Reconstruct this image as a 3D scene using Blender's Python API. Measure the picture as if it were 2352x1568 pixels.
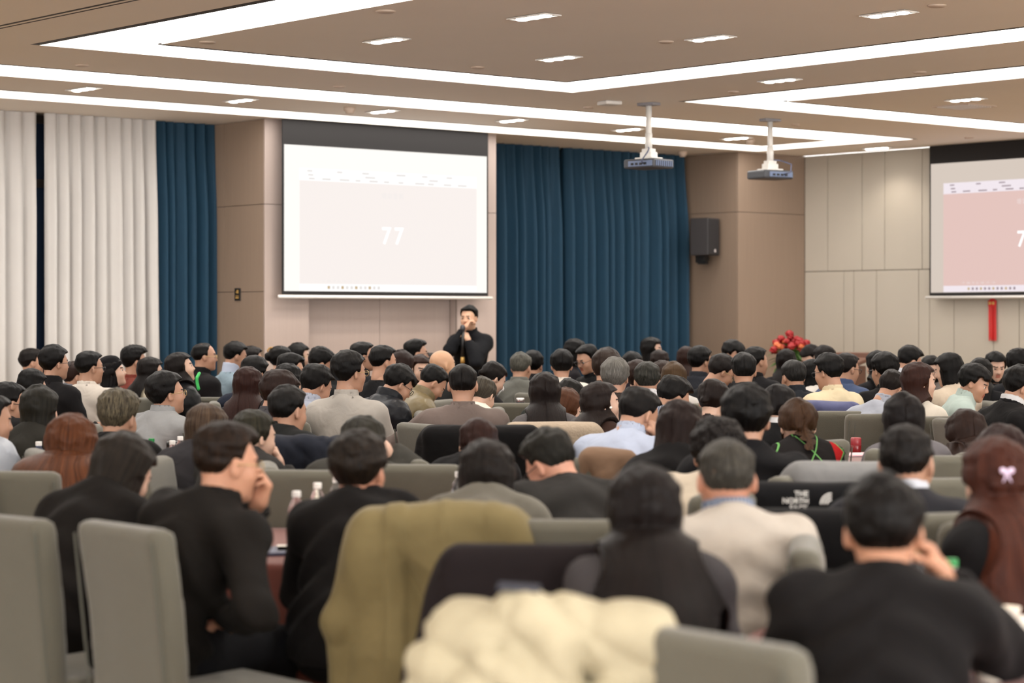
import bpy, bmesh, math, random, time
import numpy as np
from mathutils import Vector, Matrix
T_START = time.time()
for _o in list(bpy.data.objects): bpy.data.objects.remove(_o)
scene = bpy.context.scene
COL = scene.collection
# ------------------------------------------------------------------ camera
F, CX, HY, CH = 5113.0, 1176.0, 730.0, 1.6
cam_d = bpy.data.cameras.new('camera'); cam = bpy.data.objects.new('camera', cam_d); COL.objects.link(cam)
cam.location = (0, 0, CH); cam.rotation_euler = (math.pi/2, 0, 0)
cam_d.sensor_width = 36; cam_d.lens = F/2352*36
cam_d.shift_y = -(784-HY)/2352
cam_d.clip_end = 200
cam_d.dof.use_dof = True; cam_d.dof.focus_distance = 14.0; cam_d.dof.aperture_fstop = 2.5
scene.camera = cam
# ------------------------------------------------------------------ world, exposure
scene.view_settings.view_transform = 'Standard'
scene.view_settings.look = 'None'
scene.view_settings.gamma = 1
scene.view_settings.use_curve_mapping = False
scene.view_settings.exposure = 0.90
wd = bpy.data.worlds.new('world'); scene.world = wd; wd.use_nodes = True
_bg = wd.node_tree.nodes['Background']; _bg.inputs[0].default_value = (0.97, 0.95, 0.93, 1); _bg.inputs[1].default_value = 4.2
SLOT_E = 3.5        # brightness of the ceiling light troughs
SPOT_W = 36.0
# ------------------------------------------------------------------ helpers
def lin(c):
    return tuple(((v/255)/12.92 if v/255 <= .04045 else ((v/255+.055)/1.055)**2.4) for v in c)
def P(px, py, D): return Vector(((px-CX)/F*D, D, CH-(py-HY)/F*D))
UU = np.array([5974., 5113.])/math.hypot(5974, 5113); VV = np.array([-UU[1], UU[0]])
ZC = 3.56
def R2(U, V, z=0.0): return Vector((U*UU[0]+V*VV[0], U*UU[1]+V*VV[1], z))
def uv_of(x, y): return (x*UU[0]+y*UU[1], x*VV[0]+y*VV[1])
def ray_V(px, V0):
    r = ((px-CX)/F, 1.0); return V0/(r[0]*VV[0]+r[1]*VV[1])
def ray_U(px, U0):
    r = ((px-CX)/F, 1.0); return U0/(r[0]*UU[0]+r[1]*UU[1])
def Uat(px, V0): D = ray_V(px, V0); return uv_of((px-CX)/F*D, D)[0]
def Vat(px, U0): D = ray_U(px, U0); return uv_of((px-CX)/F*D, D)[1]
def zV(px, py, V0): return CH-(py-HY)/F*ray_V(px, V0)
def zU(px, py, U0): return CH-(py-HY)/F*ray_U(px, U0)
def ceil_uv(px, py, z=ZC):
    D = (z-CH)*F/(HY-py); return uv_of((px-CX)/F*D, D)
def tag(o, label=None, cat=None, group=None, kind=None):
    if label: o['label'] = label
    if cat: o['category'] = cat
    if group: o['group'] = group
    if kind: o['kind'] = kind
    return o
def empty(name, loc=(0, 0, 0), rz=0.0):
    o = bpy.data.objects.new(name, None); o.empty_display_size = .1
    o.location = loc; o.rotation_euler = (0, 0, rz); COL.objects.link(o); return o
def link(name, me, parent=None, mats=None):
    o = bpy.data.objects.new(name, me); COL.objects.link(o)
    if mats is not None and not me.materials:
        for m in (mats if isinstance(mats, (list, tuple)) else [mats]): me.materials.append(m)
    if parent is not None: o.parent = parent
    return o
def np_mesh(name, verts, quads, smooth=True, midx=None):
    """mesh from numpy verts (n,3) and faces (m,4) quads"""
    me = bpy.data.meshes.new(name)
    verts = np.ascontiguousarray(verts, dtype=np.float32); quads = np.ascontiguousarray(quads, dtype=np.int32)
    k = quads.shape[1]
    me.vertices.add(len(verts)); me.vertices.foreach_set('co', verts.ravel())
    me.loops.add(quads.size); me.loops.foreach_set('vertex_index', quads.ravel())
    me.polygons.add(len(quads)); me.polygons.foreach_set('loop_start', np.arange(0, quads.size, k, dtype=np.int32))
    me.polygons.foreach_set('loop_total', np.full(len(quads), k, dtype=np.int32))
    me.polygons.foreach_set('use_smooth', np.full(len(quads), smooth, dtype=bool))
    if midx is not None: me.polygons.foreach_set('material_index', np.ascontiguousarray(midx, dtype=np.int32))
    me.update(calc_edges=True); return me
def bm_mesh(name, bm, smooth=False):
    me = bpy.data.meshes.new(name); bm.normal_update(); bm.to_mesh(me); bm.free()
    if smooth:
        for p in me.polygons: p.use_smooth = True
    return me
def add_box(bm, cx, cy, cz, sx, sy, sz, rz=0.0, bev=0.0, M=None, seg=2):
    m = Matrix.Translation((cx, cy, cz)) @ Matrix.Rotation(rz, 4, 'Z') @ Matrix.Diagonal((sx, sy, sz, 1))
    if M is not None: m = M @ m
    b2 = bmesh.new(); bmesh.ops.create_cube(b2, size=1, matrix=m)
    if bev > 0: bmesh.ops.bevel(b2, geom=b2.edges[:], offset=bev, segments=seg, affect='EDGES', profile=.5)
    merge(bm, b2)
def merge(bm, b2):
    tmp = bpy.data.meshes.new('tmp'); b2.to_mesh(tmp); b2.free(); bm.from_mesh(tmp); bpy.data.meshes.remove(tmp)
def add_quad(bm, pts):
    vs = [bm.verts.new(p) for p in pts]; return bm.faces.new(vs)
def add_cyl(bm, p0, p1, r0, r1=None, n=16, caps=True):
    r1 = r0 if r1 is None else r1
    p0 = Vector(p0); p1 = Vector(p1); d = (p1-p0); q = d.to_track_quat('Z', 'Y').to_matrix().to_4x4()
    m = Matrix.Translation((p0+p1)/2) @ q
    bmesh.ops.create_cone(bm, cap_ends=caps, segments=n, radius1=r0, radius2=r1, depth=d.length, matrix=m)
def add_lathe(bm, prof, n=20, M=None):
    rings = []
    for r, z in prof:
        ring = []
        for i in range(n):
            a = 2*math.pi*i/n; p = Vector((r*math.cos(a), r*math.sin(a), z)); ring.append(bm.verts.new(M @ p if M is not None else p))
        rings.append(ring)
    for a, b in zip(rings, rings[1:]):
        for i in range(n): bm.faces.new((a[i], a[(i+1) % n], b[(i+1) % n], b[i]))
    bm.faces.new(rings[0][::-1]); bm.faces.new(rings[-1])
def room_box(bm, U0, U1, V0, V1, z0, z1, bev=0.0):
    """box aligned with the room's axes"""
    c = R2((U0+U1)/2, (V0+V1)/2, (z0+z1)/2)
    add_box(bm, c.x, c.y, c.z, abs(U1-U0), abs(V1-V0), abs(z1-z0), rz=math.atan2(UU[1], UU[0]), bev=bev)
# ------------------------------------------------------------------ materials
MC = {}
def new_mat(name):
    m = bpy.data.materials.new(name); m.use_nodes = True; nt = m.node_tree; b = nt.nodes['Principled BSDF']; return m, nt, b
def mat(name, col, rough=.6, metal=0.0, var=0.0, scale=8.0, bump=0.0, bscale=60.0, sheen=0.0, stretch=(1, 1, 1), spec=.5, coat=0.0):
    key = ('m', name)
    if key in MC: return MC[key]
    m, nt, b = new_mat(name); c = lin(col)
    b.inputs['Base Color'].default_value = (*c, 1); b.inputs['Roughness'].default_value = rough; b.inputs['Metallic'].default_value = metal
    b.inputs['Specular IOR Level'].default_value = spec
    if sheen: b.inputs['Sheen Weight'].default_value = sheen; b.inputs['Sheen Roughness'].default_value = .4
    if coat: b.inputs['Coat Weight'].default_value = coat
    if var or bump:
        tc = nt.nodes.new('ShaderNodeTexCoord'); mp = nt.nodes.new('ShaderNodeMapping'); mp.inputs['Scale'].default_value = stretch
        nt.links.new(tc.outputs['Object'], mp.inputs[0])
    if var:
        n = nt.nodes.new('ShaderNodeTexNoise'); n.inputs['Scale'].default_value = scale; n.inputs['Detail'].default_value = 3
        nt.links.new(mp.outputs[0], n.inputs[0])
        mx = nt.nodes.new('ShaderNodeMix'); mx.data_type = 'RGBA'
        mx.inputs[6].default_value = (*[v*(1-var) for v in c], 1); mx.inputs[7].default_value = (*[min(1, v*(1+var)) for v in c], 1)
        nt.links.new(n.outputs[0], mx.inputs[0]); nt.links.new(mx.outputs[2], b.inputs['Base Color'])
    if bump:
        n = nt.nodes.new('ShaderNodeTexNoise'); n.inputs['Scale'].default_value = bscale; n.inputs['Detail'].default_value = 2
        nt.links.new(mp.outputs[0], n.inputs[0])
        bp = nt.nodes.new('ShaderNodeBump'); bp.inputs['Strength'].default_value = bump; bp.inputs['Distance'].default_value = .004
        nt.links.new(n.outputs[0], bp.inputs['Height']); nt.links.new(bp.outputs[0], b.inputs['Normal'])
    MC[key] = m; return m
def emis(name, col, strength):
    key = ('e', name)
    if key in MC: return MC[key]
    m, nt, b = new_mat(name); c = lin(col)
    b.inputs['Base Color'].default_value = (0, 0, 0, 1); b.inputs['Specular IOR Level'].default_value = .1
    b.inputs['Emission Color'].default_value = (*c, 1); b.inputs['Emission Strength'].default_value = strength
    MC[key] = m; return m
def cloth_mat(col, rough=.85, kind='plain'):
    key = ('c', tuple(col), kind)
    if key in MC: return MC[key]
    nm = 'cloth_%s_%02x%02x%02x' % ((kind,)+tuple(col))
    m, nt, b = new_mat(nm); c = lin(col); c = tuple(v*(.48 if max(col) < 90 else .74) for v in c); L = nt.links; N = nt.nodes
    b.inputs['Roughness'].default_value = .38 if kind == 'puffer' else rough
    b.inputs['Specular IOR Level'].default_value = .3 if max(col) > 90 else .15
    if kind in ('sweater', 'suit', 'plain', 'fur'):
        b.inputs['Sheen Weight'].default_value = .2 if max(col) > 90 else .03; b.inputs['Sheen Roughness'].default_value = .5
        b.inputs['Sheen Tint'].default_value = (*[min(1, .3+v) for v in c], 1)
    tc = N.new('ShaderNodeTexCoord'); n = N.new('ShaderNodeTexNoise')
    n.inputs['Scale'].default_value = 11; n.inputs['Detail'].default_value = 4; L.new(tc.outputs['Object'], n.inputs[0])
    mx = N.new('ShaderNodeMix'); mx.data_type = 'RGBA'
    mx.inputs[6].default_value = (*[v*.85 for v in c], 1); mx.inputs[7].default_value = (*[min(1, v*1.12) for v in c], 1)
    L.new(n.outputs[0], mx.inputs[0]); out = mx.outputs[2]
    if kind == 'stripe':
        w = N.new('ShaderNodeTexWave'); w.inputs['Scale'].default_value = 26; L.new(tc.outputs['Object'], w.inputs[0])
        m2 = N.new('ShaderNodeMix'); m2.data_type = 'RGBA'; m2.inputs[6].default_value = (*lin((70, 82, 110)), 1)
        L.new(out, m2.inputs[7]); L.new(w.outputs[1], m2.inputs[0]); out = m2.outputs[2]
    if kind == 'argyle':
        sp = N.new('ShaderNodeSeparateXYZ'); L.new(tc.outputs['Object'], sp.inputs[0])
        def mth(op, a, b_=None, v=None):
            q = N.new('ShaderNodeMath'); q.operation = op
            if isinstance(a, (int, float)): q.inputs[0].default_value = a
            else: L.new(a, q.inputs[0])
            if b_ is not None:
                if isinstance(b_, (int, float)): q.inputs[1].default_value = b_
                else: L.new(b_, q.inputs[1])
            return q.outputs[0]
        xs = mth('MULTIPLY', sp.outputs[0], 1.35)
        a = mth('ADD', xs, sp.outputs[2]); d = mth('SUBTRACT', xs, sp.outputs[2])
        fa = mth('FRACT', mth('MULTIPLY', a, 4.2)); fd = mth('FRACT', mth('MULTIPLY', d, 4.2))
        la = mth('LESS_THAN', fa, .045); ld = mth('LESS_THAN', fd, .045)
        line = mth('MAXIMUM', la, ld)
        ca = mth('GREATER_THAN', fa, .5); cd = mth('GREATER_THAN', fd, .5); red = mth('MULTIPLY', ca, cd)
        outer = mth('GREATER_THAN', mth('ABSOLUTE', sp.outputs[0]), .12); red = mth('MULTIPLY', red, outer)
        m2 = N.new('ShaderNodeMix'); m2.data_type = 'RGBA'; m2.inputs[7].default_value = (*lin((150, 22, 24)), 1)
        L.new(out, m2.inputs[6]); L.new(red, m2.inputs[0])
        m3 = N.new('ShaderNodeMix'); m3.data_type = 'RGBA'; m3.inputs[7].default_value = (*lin((96, 150, 84)), 1)
        L.new(m2.outputs[2], m3.inputs[6]); L.new(line, m3.inputs[0]); out = m3.outputs[2]
    L.new(out, b.inputs['Base Color'])
    n2 = N.new('ShaderNodeTexNoise'); n2.inputs['Scale'].default_value = {'sweater': 220, 'fur': 90, 'puffer': 22}.get(kind, 320); n2.inputs['Detail'].default_value = 3
    n3 = N.new('ShaderNodeTexNoise'); n3.inputs['Scale'].default_value = 9; n3.inputs['Distortion'].default_value = 1.2; n3.inputs['Detail'].default_value = 1
    L.new(tc.outputs['Object'], n2.inputs[0]); L.new(tc.outputs['Object'], n3.inputs[0])
    b1 = N.new('ShaderNodeBump'); b1.inputs['Strength'].default_value = {'fur': .9, 'sweater': .4}.get(kind, .25); b1.inputs['Distance'].default_value = .006 if kind in ('fur', 'puffer') else .002
    b2 = N.new('ShaderNodeBump'); b2.inputs['Strength'].default_value = .3; b2.inputs['Distance'].default_value = .025
    L.new(n3.outputs[0], b2.inputs['Height']); L.new(n2.outputs[0], b1.inputs['Height']); L.new(b2.outputs[0], b1.inputs['Normal'])
    L.new(b1.outputs[0], b.inputs['Normal'])
    MC[key] = m; return m
def hair_mat(col, hi=None, gloss=.36, short=False):
    key = ('h', tuple(col), tuple(hi) if hi else None, short)
    if key in MC: return MC[key]
    m, nt, b = new_mat('hair_%02x%02x%02x' % tuple(col)); N = nt.nodes; L = nt.links; c = lin(col)
    c = tuple(q_*.40 for q_ in c); h = tuple(q_*.46 for q_ in lin(hi)) if hi else tuple(min(1, v*1.6+.002) for v in c)
    at = N.new('ShaderNodeAttribute'); at.attribute_name = 'strand'
    mp = N.new('ShaderNodeMapping'); mp.inputs['Scale'].default_value = (26, 9, 30) if short else (44, 1.8, 3); L.new(at.outputs['Vector'], mp.inputs[0])
    n = N.new('ShaderNodeTexNoise'); n.inputs['Scale'].default_value = 1.6; n.inputs['Detail'].default_value = 5; n.inputs['Roughness'].default_value = .65
    L.new(mp.outputs[0], n.inputs[0])
    r = N.new('ShaderNodeValToRGB'); r.color_ramp.elements[0].position = .42; r.color_ramp.elements[0].color = (*[v*.75 for v in c], 1)
    r.color_ramp.elements[1].position = .8; r.color_ramp.elements[1].color = (*h, 1)
    L.new(n.outputs[0], r.inputs[0]); L.new(r.outputs[0], b.inputs['Base Color'])
    b.inputs['Roughness'].default_value = gloss; b.inputs['Specular IOR Level'].default_value = .13
    bp = N.new('ShaderNodeBump'); bp.inputs['Strength'].default_value = .7; bp.inputs['Distance'].default_value = .006
    L.new(n.outputs[0], bp.inputs['Height']); L.new(bp.outputs[0], b.inputs['Normal'])
    MC[key] = m; return m
def skin_mat(col):
    key = ('s', tuple(col))
    if key in MC: return MC[key]
    m, nt, b = new_mat('skin_%02x%02x%02x' % tuple(col)); c = lin(col)
    b.inputs['Base Color'].default_value = (*c, 1); b.inputs['Roughness'].default_value = .5
    b.inputs['Subsurface Weight'].default_value = .12; b.inputs['Subsurface Radius'].default_value = (.02, .008, .004); b.inputs['Subsurface Scale'].default_value = .5
    MC[key] = m; return m
def wood_mat(name, col, var=.12):
    key = ('w', name)
    if key in MC: return MC[key]
    m, nt, b = new_mat(name); N = nt.nodes; L = nt.links; c = lin(col)
    tc = N.new('ShaderNodeTexCoord'); mp = N.new('ShaderNodeMapping'); mp.inputs['Scale'].default_value = (60, 60, 1.1); L.new(tc.outputs['Object'], mp.inputs[0])
    n = N.new('ShaderNodeTexNoise'); n.inputs['Scale'].default_value = 1.4; n.inputs['Detail'].default_value = 4; L.new(mp.outputs[0], n.inputs[0])
    mx = N.new('ShaderNodeMix'); mx.data_type = 'RGBA'; mx.inputs[6].default_value = (*[v*(1-var) for v in c], 1); mx.inputs[7].default_value = (*[v*(1+var) for v in c], 1)
    L.new(n.outputs[0], mx.inputs[0]); L.new(mx.outputs[2], b.inputs['Base Color']); b.inputs['Roughness'].default_value = .5
    MC[key] = m; return m
def glass_mat(name, col, rough=.05, trans=.95):
    key = ('g', name)
    if key in MC: return MC[key]
    m, nt, b = new_mat(name); b.inputs['Base Color'].default_value = (*lin(col), 1); b.inputs['Roughness'].default_value = rough
    b.inputs['Transmission Weight'].default_value = trans; b.inputs['IOR'].default_value = 1.2
    MC[key] = m; return m
# ------------------------------------------------------------------ signed-distance modelling
def surfnets(f, lo, hi, h):
    """naive surface nets of the field f on a regular grid; returns verts, quads"""
    lo = np.asarray(lo, float); hi = np.asarray(hi, float); n = np.maximum(4, np.ceil((hi-lo)/h).astype(int)+1)
    ax = [lo[i]+h*np.arange(n[i]) for i in range(3)]
    X, Y, Z = np.meshgrid(*ax, indexing='ij')
    Q = np.stack([X.ravel(), Y.ravel(), Z.ravel()], 1).astype(np.float32)
    V = np.asarray(f(Q), dtype=np.float32).reshape(n)
    V[0], V[-1] = 1, 1; V[:, 0], V[:, -1] = 1, 1; V[:, :, 0], V[:, :, -1] = 1, 1
    S = V < 0
    offs = [(a, b, c) for a in (0, 1) for b in (0, 1) for c in (0, 1)]
    cnt = sum(S[a:n[0]-1+a, b:n[1]-1+b, c:n[2]-1+c].astype(np.int8) for a, b, c in offs)
    I, J, K = np.nonzero((cnt > 0) & (cnt < 8))
    idx = np.full((n[0]-1, n[1]-1, n[2]-1), -1, dtype=np.int32); idx[I, J, K] = np.arange(len(I))
    cv = np.stack([V[I+a, J+b, K+c] for a, b, c in offs], 1)
    acc = np.zeros((len(I), 3)); num = np.zeros(len(I))
    for a in range(8):
        for b in range(a+1, 8):
            oa, ob = np.array(offs[a]), np.array(offs[b])
            if np.abs(oa-ob).sum() != 1: continue
            va, vb = cv[:, a], cv[:, b]; mk = (va < 0) != (vb < 0)
            t = np.where(mk, va/np.where(mk, va-vb, 1), 0)
            acc += np.where(mk[:, None], oa+t[:, None]*(ob-oa), 0); num += mk
    vs = lo+(np.stack([I, J, K], 1)+acc/num[:, None])*h
    quads = []
    for d in range(3):
        sl0 = [slice(None)]*3; sl1 = [slice(None)]*3; sl0[d] = slice(0, -1); sl1[d] = slice(1, None)
        A = S[tuple(sl0)]; B = S[tuple(sl1)]
        e1, e2 = [(1, 2), (2, 0), (0, 1)][d]
        for flip, M in ((False, A & ~B), (True, ~A & B)):
            ii = np.stack(np.nonzero(M), 1)
            ii = ii[(ii[:, e1] > 0) & (ii[:, e2] > 0)]
            if not len(ii): continue
            o1 = np.zeros(3, int); o1[e1] = 1; o2 = np.zeros(3, int); o2[e2] = 1
            q = [idx[tuple((ii-o1-o2).T)], idx[tuple((ii-o2).T)], idx[tuple(ii.T)], idx[tuple((ii-o1).T)]]
            if flip: q = q[::-1]
            quads.append(np.stack(q, 1))
    return vs.astype(np.float32), np.concatenate(quads).astype(np.int32)
def ell(Q, c, r):
    q = Q-np.asarray(c, np.float32); r = np.asarray(r, np.float32)
    k0 = np.sqrt(((q/r)**2).sum(1)); k1 = np.sqrt(((q/(r*r))**2).sum(1))+1e-9
    return k0*(k0-1)/k1
def cap(Q, a, b, ra, rb=None):
    rb = ra if rb is None else rb
    a = np.asarray(a, np.float32); ab = np.asarray(b, np.float32)-a; q = Q-a
    t = np.clip((q@ab)/max(1e-9, float(ab@ab)), 0, 1)
    return np.sqrt(((q-t[:, None]*ab)**2).sum(1))-(ra+(rb-ra)*t)
def rbox(Q, c, hs, r):
    q = np.abs(Q-np.asarray(c, np.float32))-(np.asarray(hs, np.float32)-r)
    return np.sqrt((np.maximum(q, 0)**2).sum(1))+np.minimum(q.max(1), 0)-r
def smin(a, b, k):
    h = np.maximum(k-np.abs(a-b), 0)/k; return np.minimum(a, b)-h*h*k*.25
def smax(a, b, k): return -smin(-a, -b, k)
def sstep(x, a, b):
    t = np.clip((x-a)/(b-a), 0, 1); return t*t*(3-2*t)
def nz(Q, f, s=0.0):
    x, y, z = Q[:, 0]*f, Q[:, 1]*f, Q[:, 2]*f
    return (np.sin(x*1.0+1.3*np.sin(y*.9+s)+s)*np.sin(y*1.1+1.1*np.sin(z*.8+2*s)+1.7*s)+np.sin(z*1.2+1.2*np.sin(x*.7-s)+.6*s))*.5
def ik(S, T, l1, l2, pole):
    S = np.array(S, float); T = np.array(T, float); v = T-S; d = np.linalg.norm(v); dd = min(max(d, abs(l1-l2)+.02), (l1+l2)*.995); u = v/max(d, 1e-6)
    a = (l1*l1-l2*l2+dd*dd)/(2*dd); hh = math.sqrt(max(0, l1*l1-a*a)); p = np.array(pole, float); p = p-(p@u)*u; p /= max(1e-6, np.linalg.norm(p))
    return S+u*a+p*hh, S+u*dd
def Rx(a): c, s = math.cos(a), math.sin(a); return np.array([[1, 0, 0], [0, c, -s], [0, s, c]])
def Ry(a): c, s = math.cos(a), math.sin(a); return np.array([[c, 0, s], [0, 1, 0], [-s, 0, c]])
def Rz(a): c, s = math.cos(a), math.sin(a); return np.array([[c, -s, 0], [s, c, 0], [0, 0, 1]])
# ================================================================== THE SETTING
V_F, V_W, U_R = 18.2, 19.08, 20.25
M_ceil = mat('ceiling_paint', (245, 240, 233), .75, var=.02, scale=1.5)
M_wood = wood_mat('taupe_wood_veneer', (136, 117, 101))
M_wood2 = wood_mat('pale_grey_wood_veneer', (168, 152, 144), .07)
M_beige = mat('beige_leatherette_panel', (173, 165, 152), .6, var=.03, scale=3, bump=.1, bscale=200)
M_dark = mat('dark_trim', (42, 36, 33), .6)
M_black = mat('matt_black_plastic', (22, 21, 22), .5)
M_white = mat('white_enamel', (222, 219, 214), .4)
M_led = emis('light_trough_glow', (255, 250, 244), SLOT_E)
# floor
bm = bmesh.new(); room_box(bm, -16, U_R+.3, -6, V_W+.8, -.1, 0)
m, nt, b = new_mat('patterned_carpet'); N = nt.nodes; L = nt.links
tc = N.new('ShaderNodeTexCoord'); n1 = N.new('ShaderNodeTexNoise'); n1.inputs['Scale'].default_value = 2.2; n1.inputs['Distortion'].default_value = 2.0
L.new(tc.outputs['Object'], n1.inputs[0]); r = N.new('ShaderNodeValToRGB')
for i, (p_, c_) in enumerate([(.38, (52, 40, 34)), (.5, (150, 112, 52)), (.56, (96, 78, 62)), (.66, (190, 150, 70))]):
    e = r.color_ramp.elements[i] if i < 2 else r.color_ramp.elements.new(p_)
    e.position = p_; e.color = (*lin(c_), 1)
L.new(n1.outputs[0], r.inputs[0]); L.new(r.outputs[0], b.inputs['Base Color']); b.inputs['Roughness'].default_value = .95
tag(link('floor', bm_mesh('floor', bm), mats=m), kind='structure')
# ceiling with light troughs
SL_H = .065
def rect(c_out, c_in):
    return c_out, c_in
a_ol = ceil_uv(65, 103); a_or = ceil_uv(1310, 211); a_il = ceil_uv(372, 101.5); a_ir = ceil_uv(1290, 187)
b_o1 = ceil_uv(2141, 319); b_o2 = ceil_uv(1750, 344); b_i1 = ceil_uv(1924, 322.5); b_i2 = ceil_uv(1750, 333)
c_o = ceil_uv(1545, 232); c_i = ceil_uv(1795, 232)
def vl(px, py): return ceil_uv(px, py)[1]
bV = [(vl(0, 148)+vl(1900, 301))/2, (vl(0, 176)+b_i1[1])/2, (vl(0, 208)+b_i2[1])/2, (vl(0, 230)+b_o2[1])/2]
aVo = (a_ol[1]+a_or[1])/2; aVi = (a_il[1]+a_ir[1])/2
cVo = (c_o[1]+vl(2352, 303))/2; cVi = (c_i[1]+vl(2352, 283))/2
cUo = (c_o[0]+ceil_uv(2352, 152)[0])/2; cUi = (c_i[0]+ceil_uv(2352, 181)[0])/2
aUr = [(a_ir[0]+ceil_uv(2352, 63)[0])/2, (a_or[0]+ceil_uv(2352, 96)[0])/2]
print('slots', a_ol, a_or, a_il, a_ir, 'B', bV, b_o1, b_o2, b_i1, b_i2, 'C', cUo, cUi, cVo, cVi, aUr)
LOOPS = {  # outer (U0,U1,V0,V1), inner
    'A': ((a_ol[0], aUr[1], 1.0, aVo), (a_il[0], aUr[0], 1.9, aVi)),
    'B': ((-14.0, (b_o1[0]+b_o2[0])/2, bV[0], bV[3]), (-13.2, (b_i1[0]+b_i2[0])/2, bV[1], bV[2])),
    'C': ((cUo, U_R-.9, 1.0, cVo), (cUi, U_R-1.7, 1.9, cVi)),
    'D': ((-14.0, a_ol[0]-1.9, 1.0, aVo), (-13.2, a_ol[0]-2.6, 1.9, aVi)),
}
Us = sorted({-16.0, U_R} | {v for o, i in LOOPS.values() for v in (o[0], o[1], i[0], i[1])})
Vs = sorted({-6.0, V_W+.4} | {v for o, i in LOOPS.values() for v in (o[2], o[3], i[2], i[3])})
def slot_of(u, v):
    for k, (o, i) in LOOPS.items():
        if o[0] < u < o[1] and o[2] < v < o[3] and not (i[0] < u < i[1] and i[2] < v < i[3]): return k
    return None
bmc = bmesh.new(); bml = {k: bmesh.new() for k in LOOPS}; cell = {}
for i in range(len(Us)-1):
    for j in range(len(Vs)-1):
        k = slot_of((Us[i]+Us[i+1])/2, (Vs[j]+Vs[j+1])/2); cell[i, j] = k
        z = ZC+(SL_H if k else 0)
        add_quad(bml[k] if k else bmc, [R2(Us[i], Vs[j], z), R2(Us[i], Vs[j+1], z), R2(Us[i+1], Vs[j+1], z), R2(Us[i+1], Vs[j], z)])
for (i, j), k in cell.items():
    for di, dj in ((1, 0), (0, 1)):
        k2 = cell.get((i+di, j+dj), k) if (i+di, j+dj) in cell else k
        if bool(k) != bool(k2):
            p, q = ((Us[i+1], Vs[j]), (Us[i+1], Vs[j+1])) if di else ((Us[i], Vs[j+1]), (Us[i+1], Vs[j+1]))
            add_quad(bmc, [R2(*p, ZC), R2(*q, ZC), R2(*q, ZC+SL_H), R2(*p, ZC+SL_H)])
room_box(bmc, -16, U_R+.2, -6, V_W+.8, ZC+.1, ZC+.16)
tag(link('ceiling', bm_mesh('ceiling', bmc), mats=M_ceil), kind='structure')
LN = {'A': 'long white ceiling light trough framing the large central ceiling panel', 'B': 'narrow double white light trough nearest the screen wall',
      'C': 'white ceiling light trough at right beside the beige wall', 'D': 'white ceiling light trough beyond the track at left'}
for k, bb in bml.items():
    tag(link('trough_light', bm_mesh('trough_light', bb), mats=M_led), LN[k], 'ceiling light', 'light troughs in the ceiling')
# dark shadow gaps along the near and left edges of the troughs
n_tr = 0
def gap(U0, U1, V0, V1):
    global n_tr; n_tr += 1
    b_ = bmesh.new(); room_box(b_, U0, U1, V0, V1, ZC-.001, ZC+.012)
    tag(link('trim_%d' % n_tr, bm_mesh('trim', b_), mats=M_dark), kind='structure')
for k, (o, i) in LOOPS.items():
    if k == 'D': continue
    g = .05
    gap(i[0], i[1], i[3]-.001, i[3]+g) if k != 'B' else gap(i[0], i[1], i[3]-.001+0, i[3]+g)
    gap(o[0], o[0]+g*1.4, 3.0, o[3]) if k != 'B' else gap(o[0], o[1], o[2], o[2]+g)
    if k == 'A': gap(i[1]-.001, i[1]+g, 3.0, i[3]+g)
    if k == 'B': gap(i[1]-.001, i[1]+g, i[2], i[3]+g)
t0 = ceil_uv(0, 57); t1 = ceil_uv(280, 0)
for off, wdt in ((0, .03), (.07, .02)):
    gap((t0[0]+t1[0])/2+off, (t0[0]+t1[0])/2+off+wdt, 6, V_F-3.2)
# ---- walls: backing + panels as parts
def wall(name, U0, U1, V0, V1, z0=0, z1=ZC, m=None):
    b_ = bmesh.new(); room_box(b_, U0, U1, V0, V1, z0, z1)
    return tag(link(name, bm_mesh(name, b_), mats=m or M_dark), kind='structure')
def panel(parent, axis, a0, a1, face, z0, z1, m, t=.02, g=.0025):
    """one facing panel; axis 'U' = lies along U on plane V=face (faces -V), 'V' = lies along V on plane U=face (faces -U)"""
    b_ = bmesh.new()
    if axis == 'U': room_box(b_, a0+g, a1-g, face, face+t, z0+g, z1-g, bev=.0015)
    else: room_box(b_, face, face+t, a0+g, a1-g, z0+g, z1-g, bev=.0015)
    return link('panel', bm_mesh('panel', b_), parent, m)
U_c1 = Uat(608, V_F); U_s1 = Uat(710, V_F); U_s2 = Uat(1050, V_F); U_c2 = Uat(1140, V_F); U_k = Uat(1695, V_F)
w = wall('wall_left', -16, U_R+.3, V_W+.35, V_W+.45, m=mat('window_wall_paint', (70, 66, 66), .8))
# screen pier
wp = wall('wall_front', U_c1+.022, U_c2-.022, V_F+.14, V_W+.35)
ZS = [0, zV(640, 700, V_F)*0+1.86, 2.72, ZC]
bm = bmesh.new(); room_box(bm, U_c1+.022, U_s1, V_F+.022, V_F+.14, 0, ZC); room_box(bm, U_s2, U_c2-.022, V_F+.022, V_F+.14, 0, ZC)
room_box(bm, U_s1, U_s2, V_F+.022, V_F+.14, 2.6, ZC); link('backing', bm_mesh('backing', bm), wp, M_dark)
for z0, z1 in ((0, 2.72), (2.72, ZC)):
    panel(wp, 'U', U_c1, U_s1, V_F, z0, z1, M_wood2); panel(wp, 'U', U_s2, U_c2, V_F, z0, z1, M_wood2)
panel(wp, 'U', U_s1, U_s2, V_F, 2.6, ZC, M_wood2)
um = Uat(872, V_F+.12)
panel(wp, 'U', U_s1, um, V_F+.12, 0, 2.6, M_wood2); panel(wp, 'U', um, U_s2, V_F+.12, 0, 2.6, M_wood2)
panel(wp, 'V', V_F+.022, V_F+.12, U_s2-.001, 0, 2.6, M_wood2, t=.02)
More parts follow.
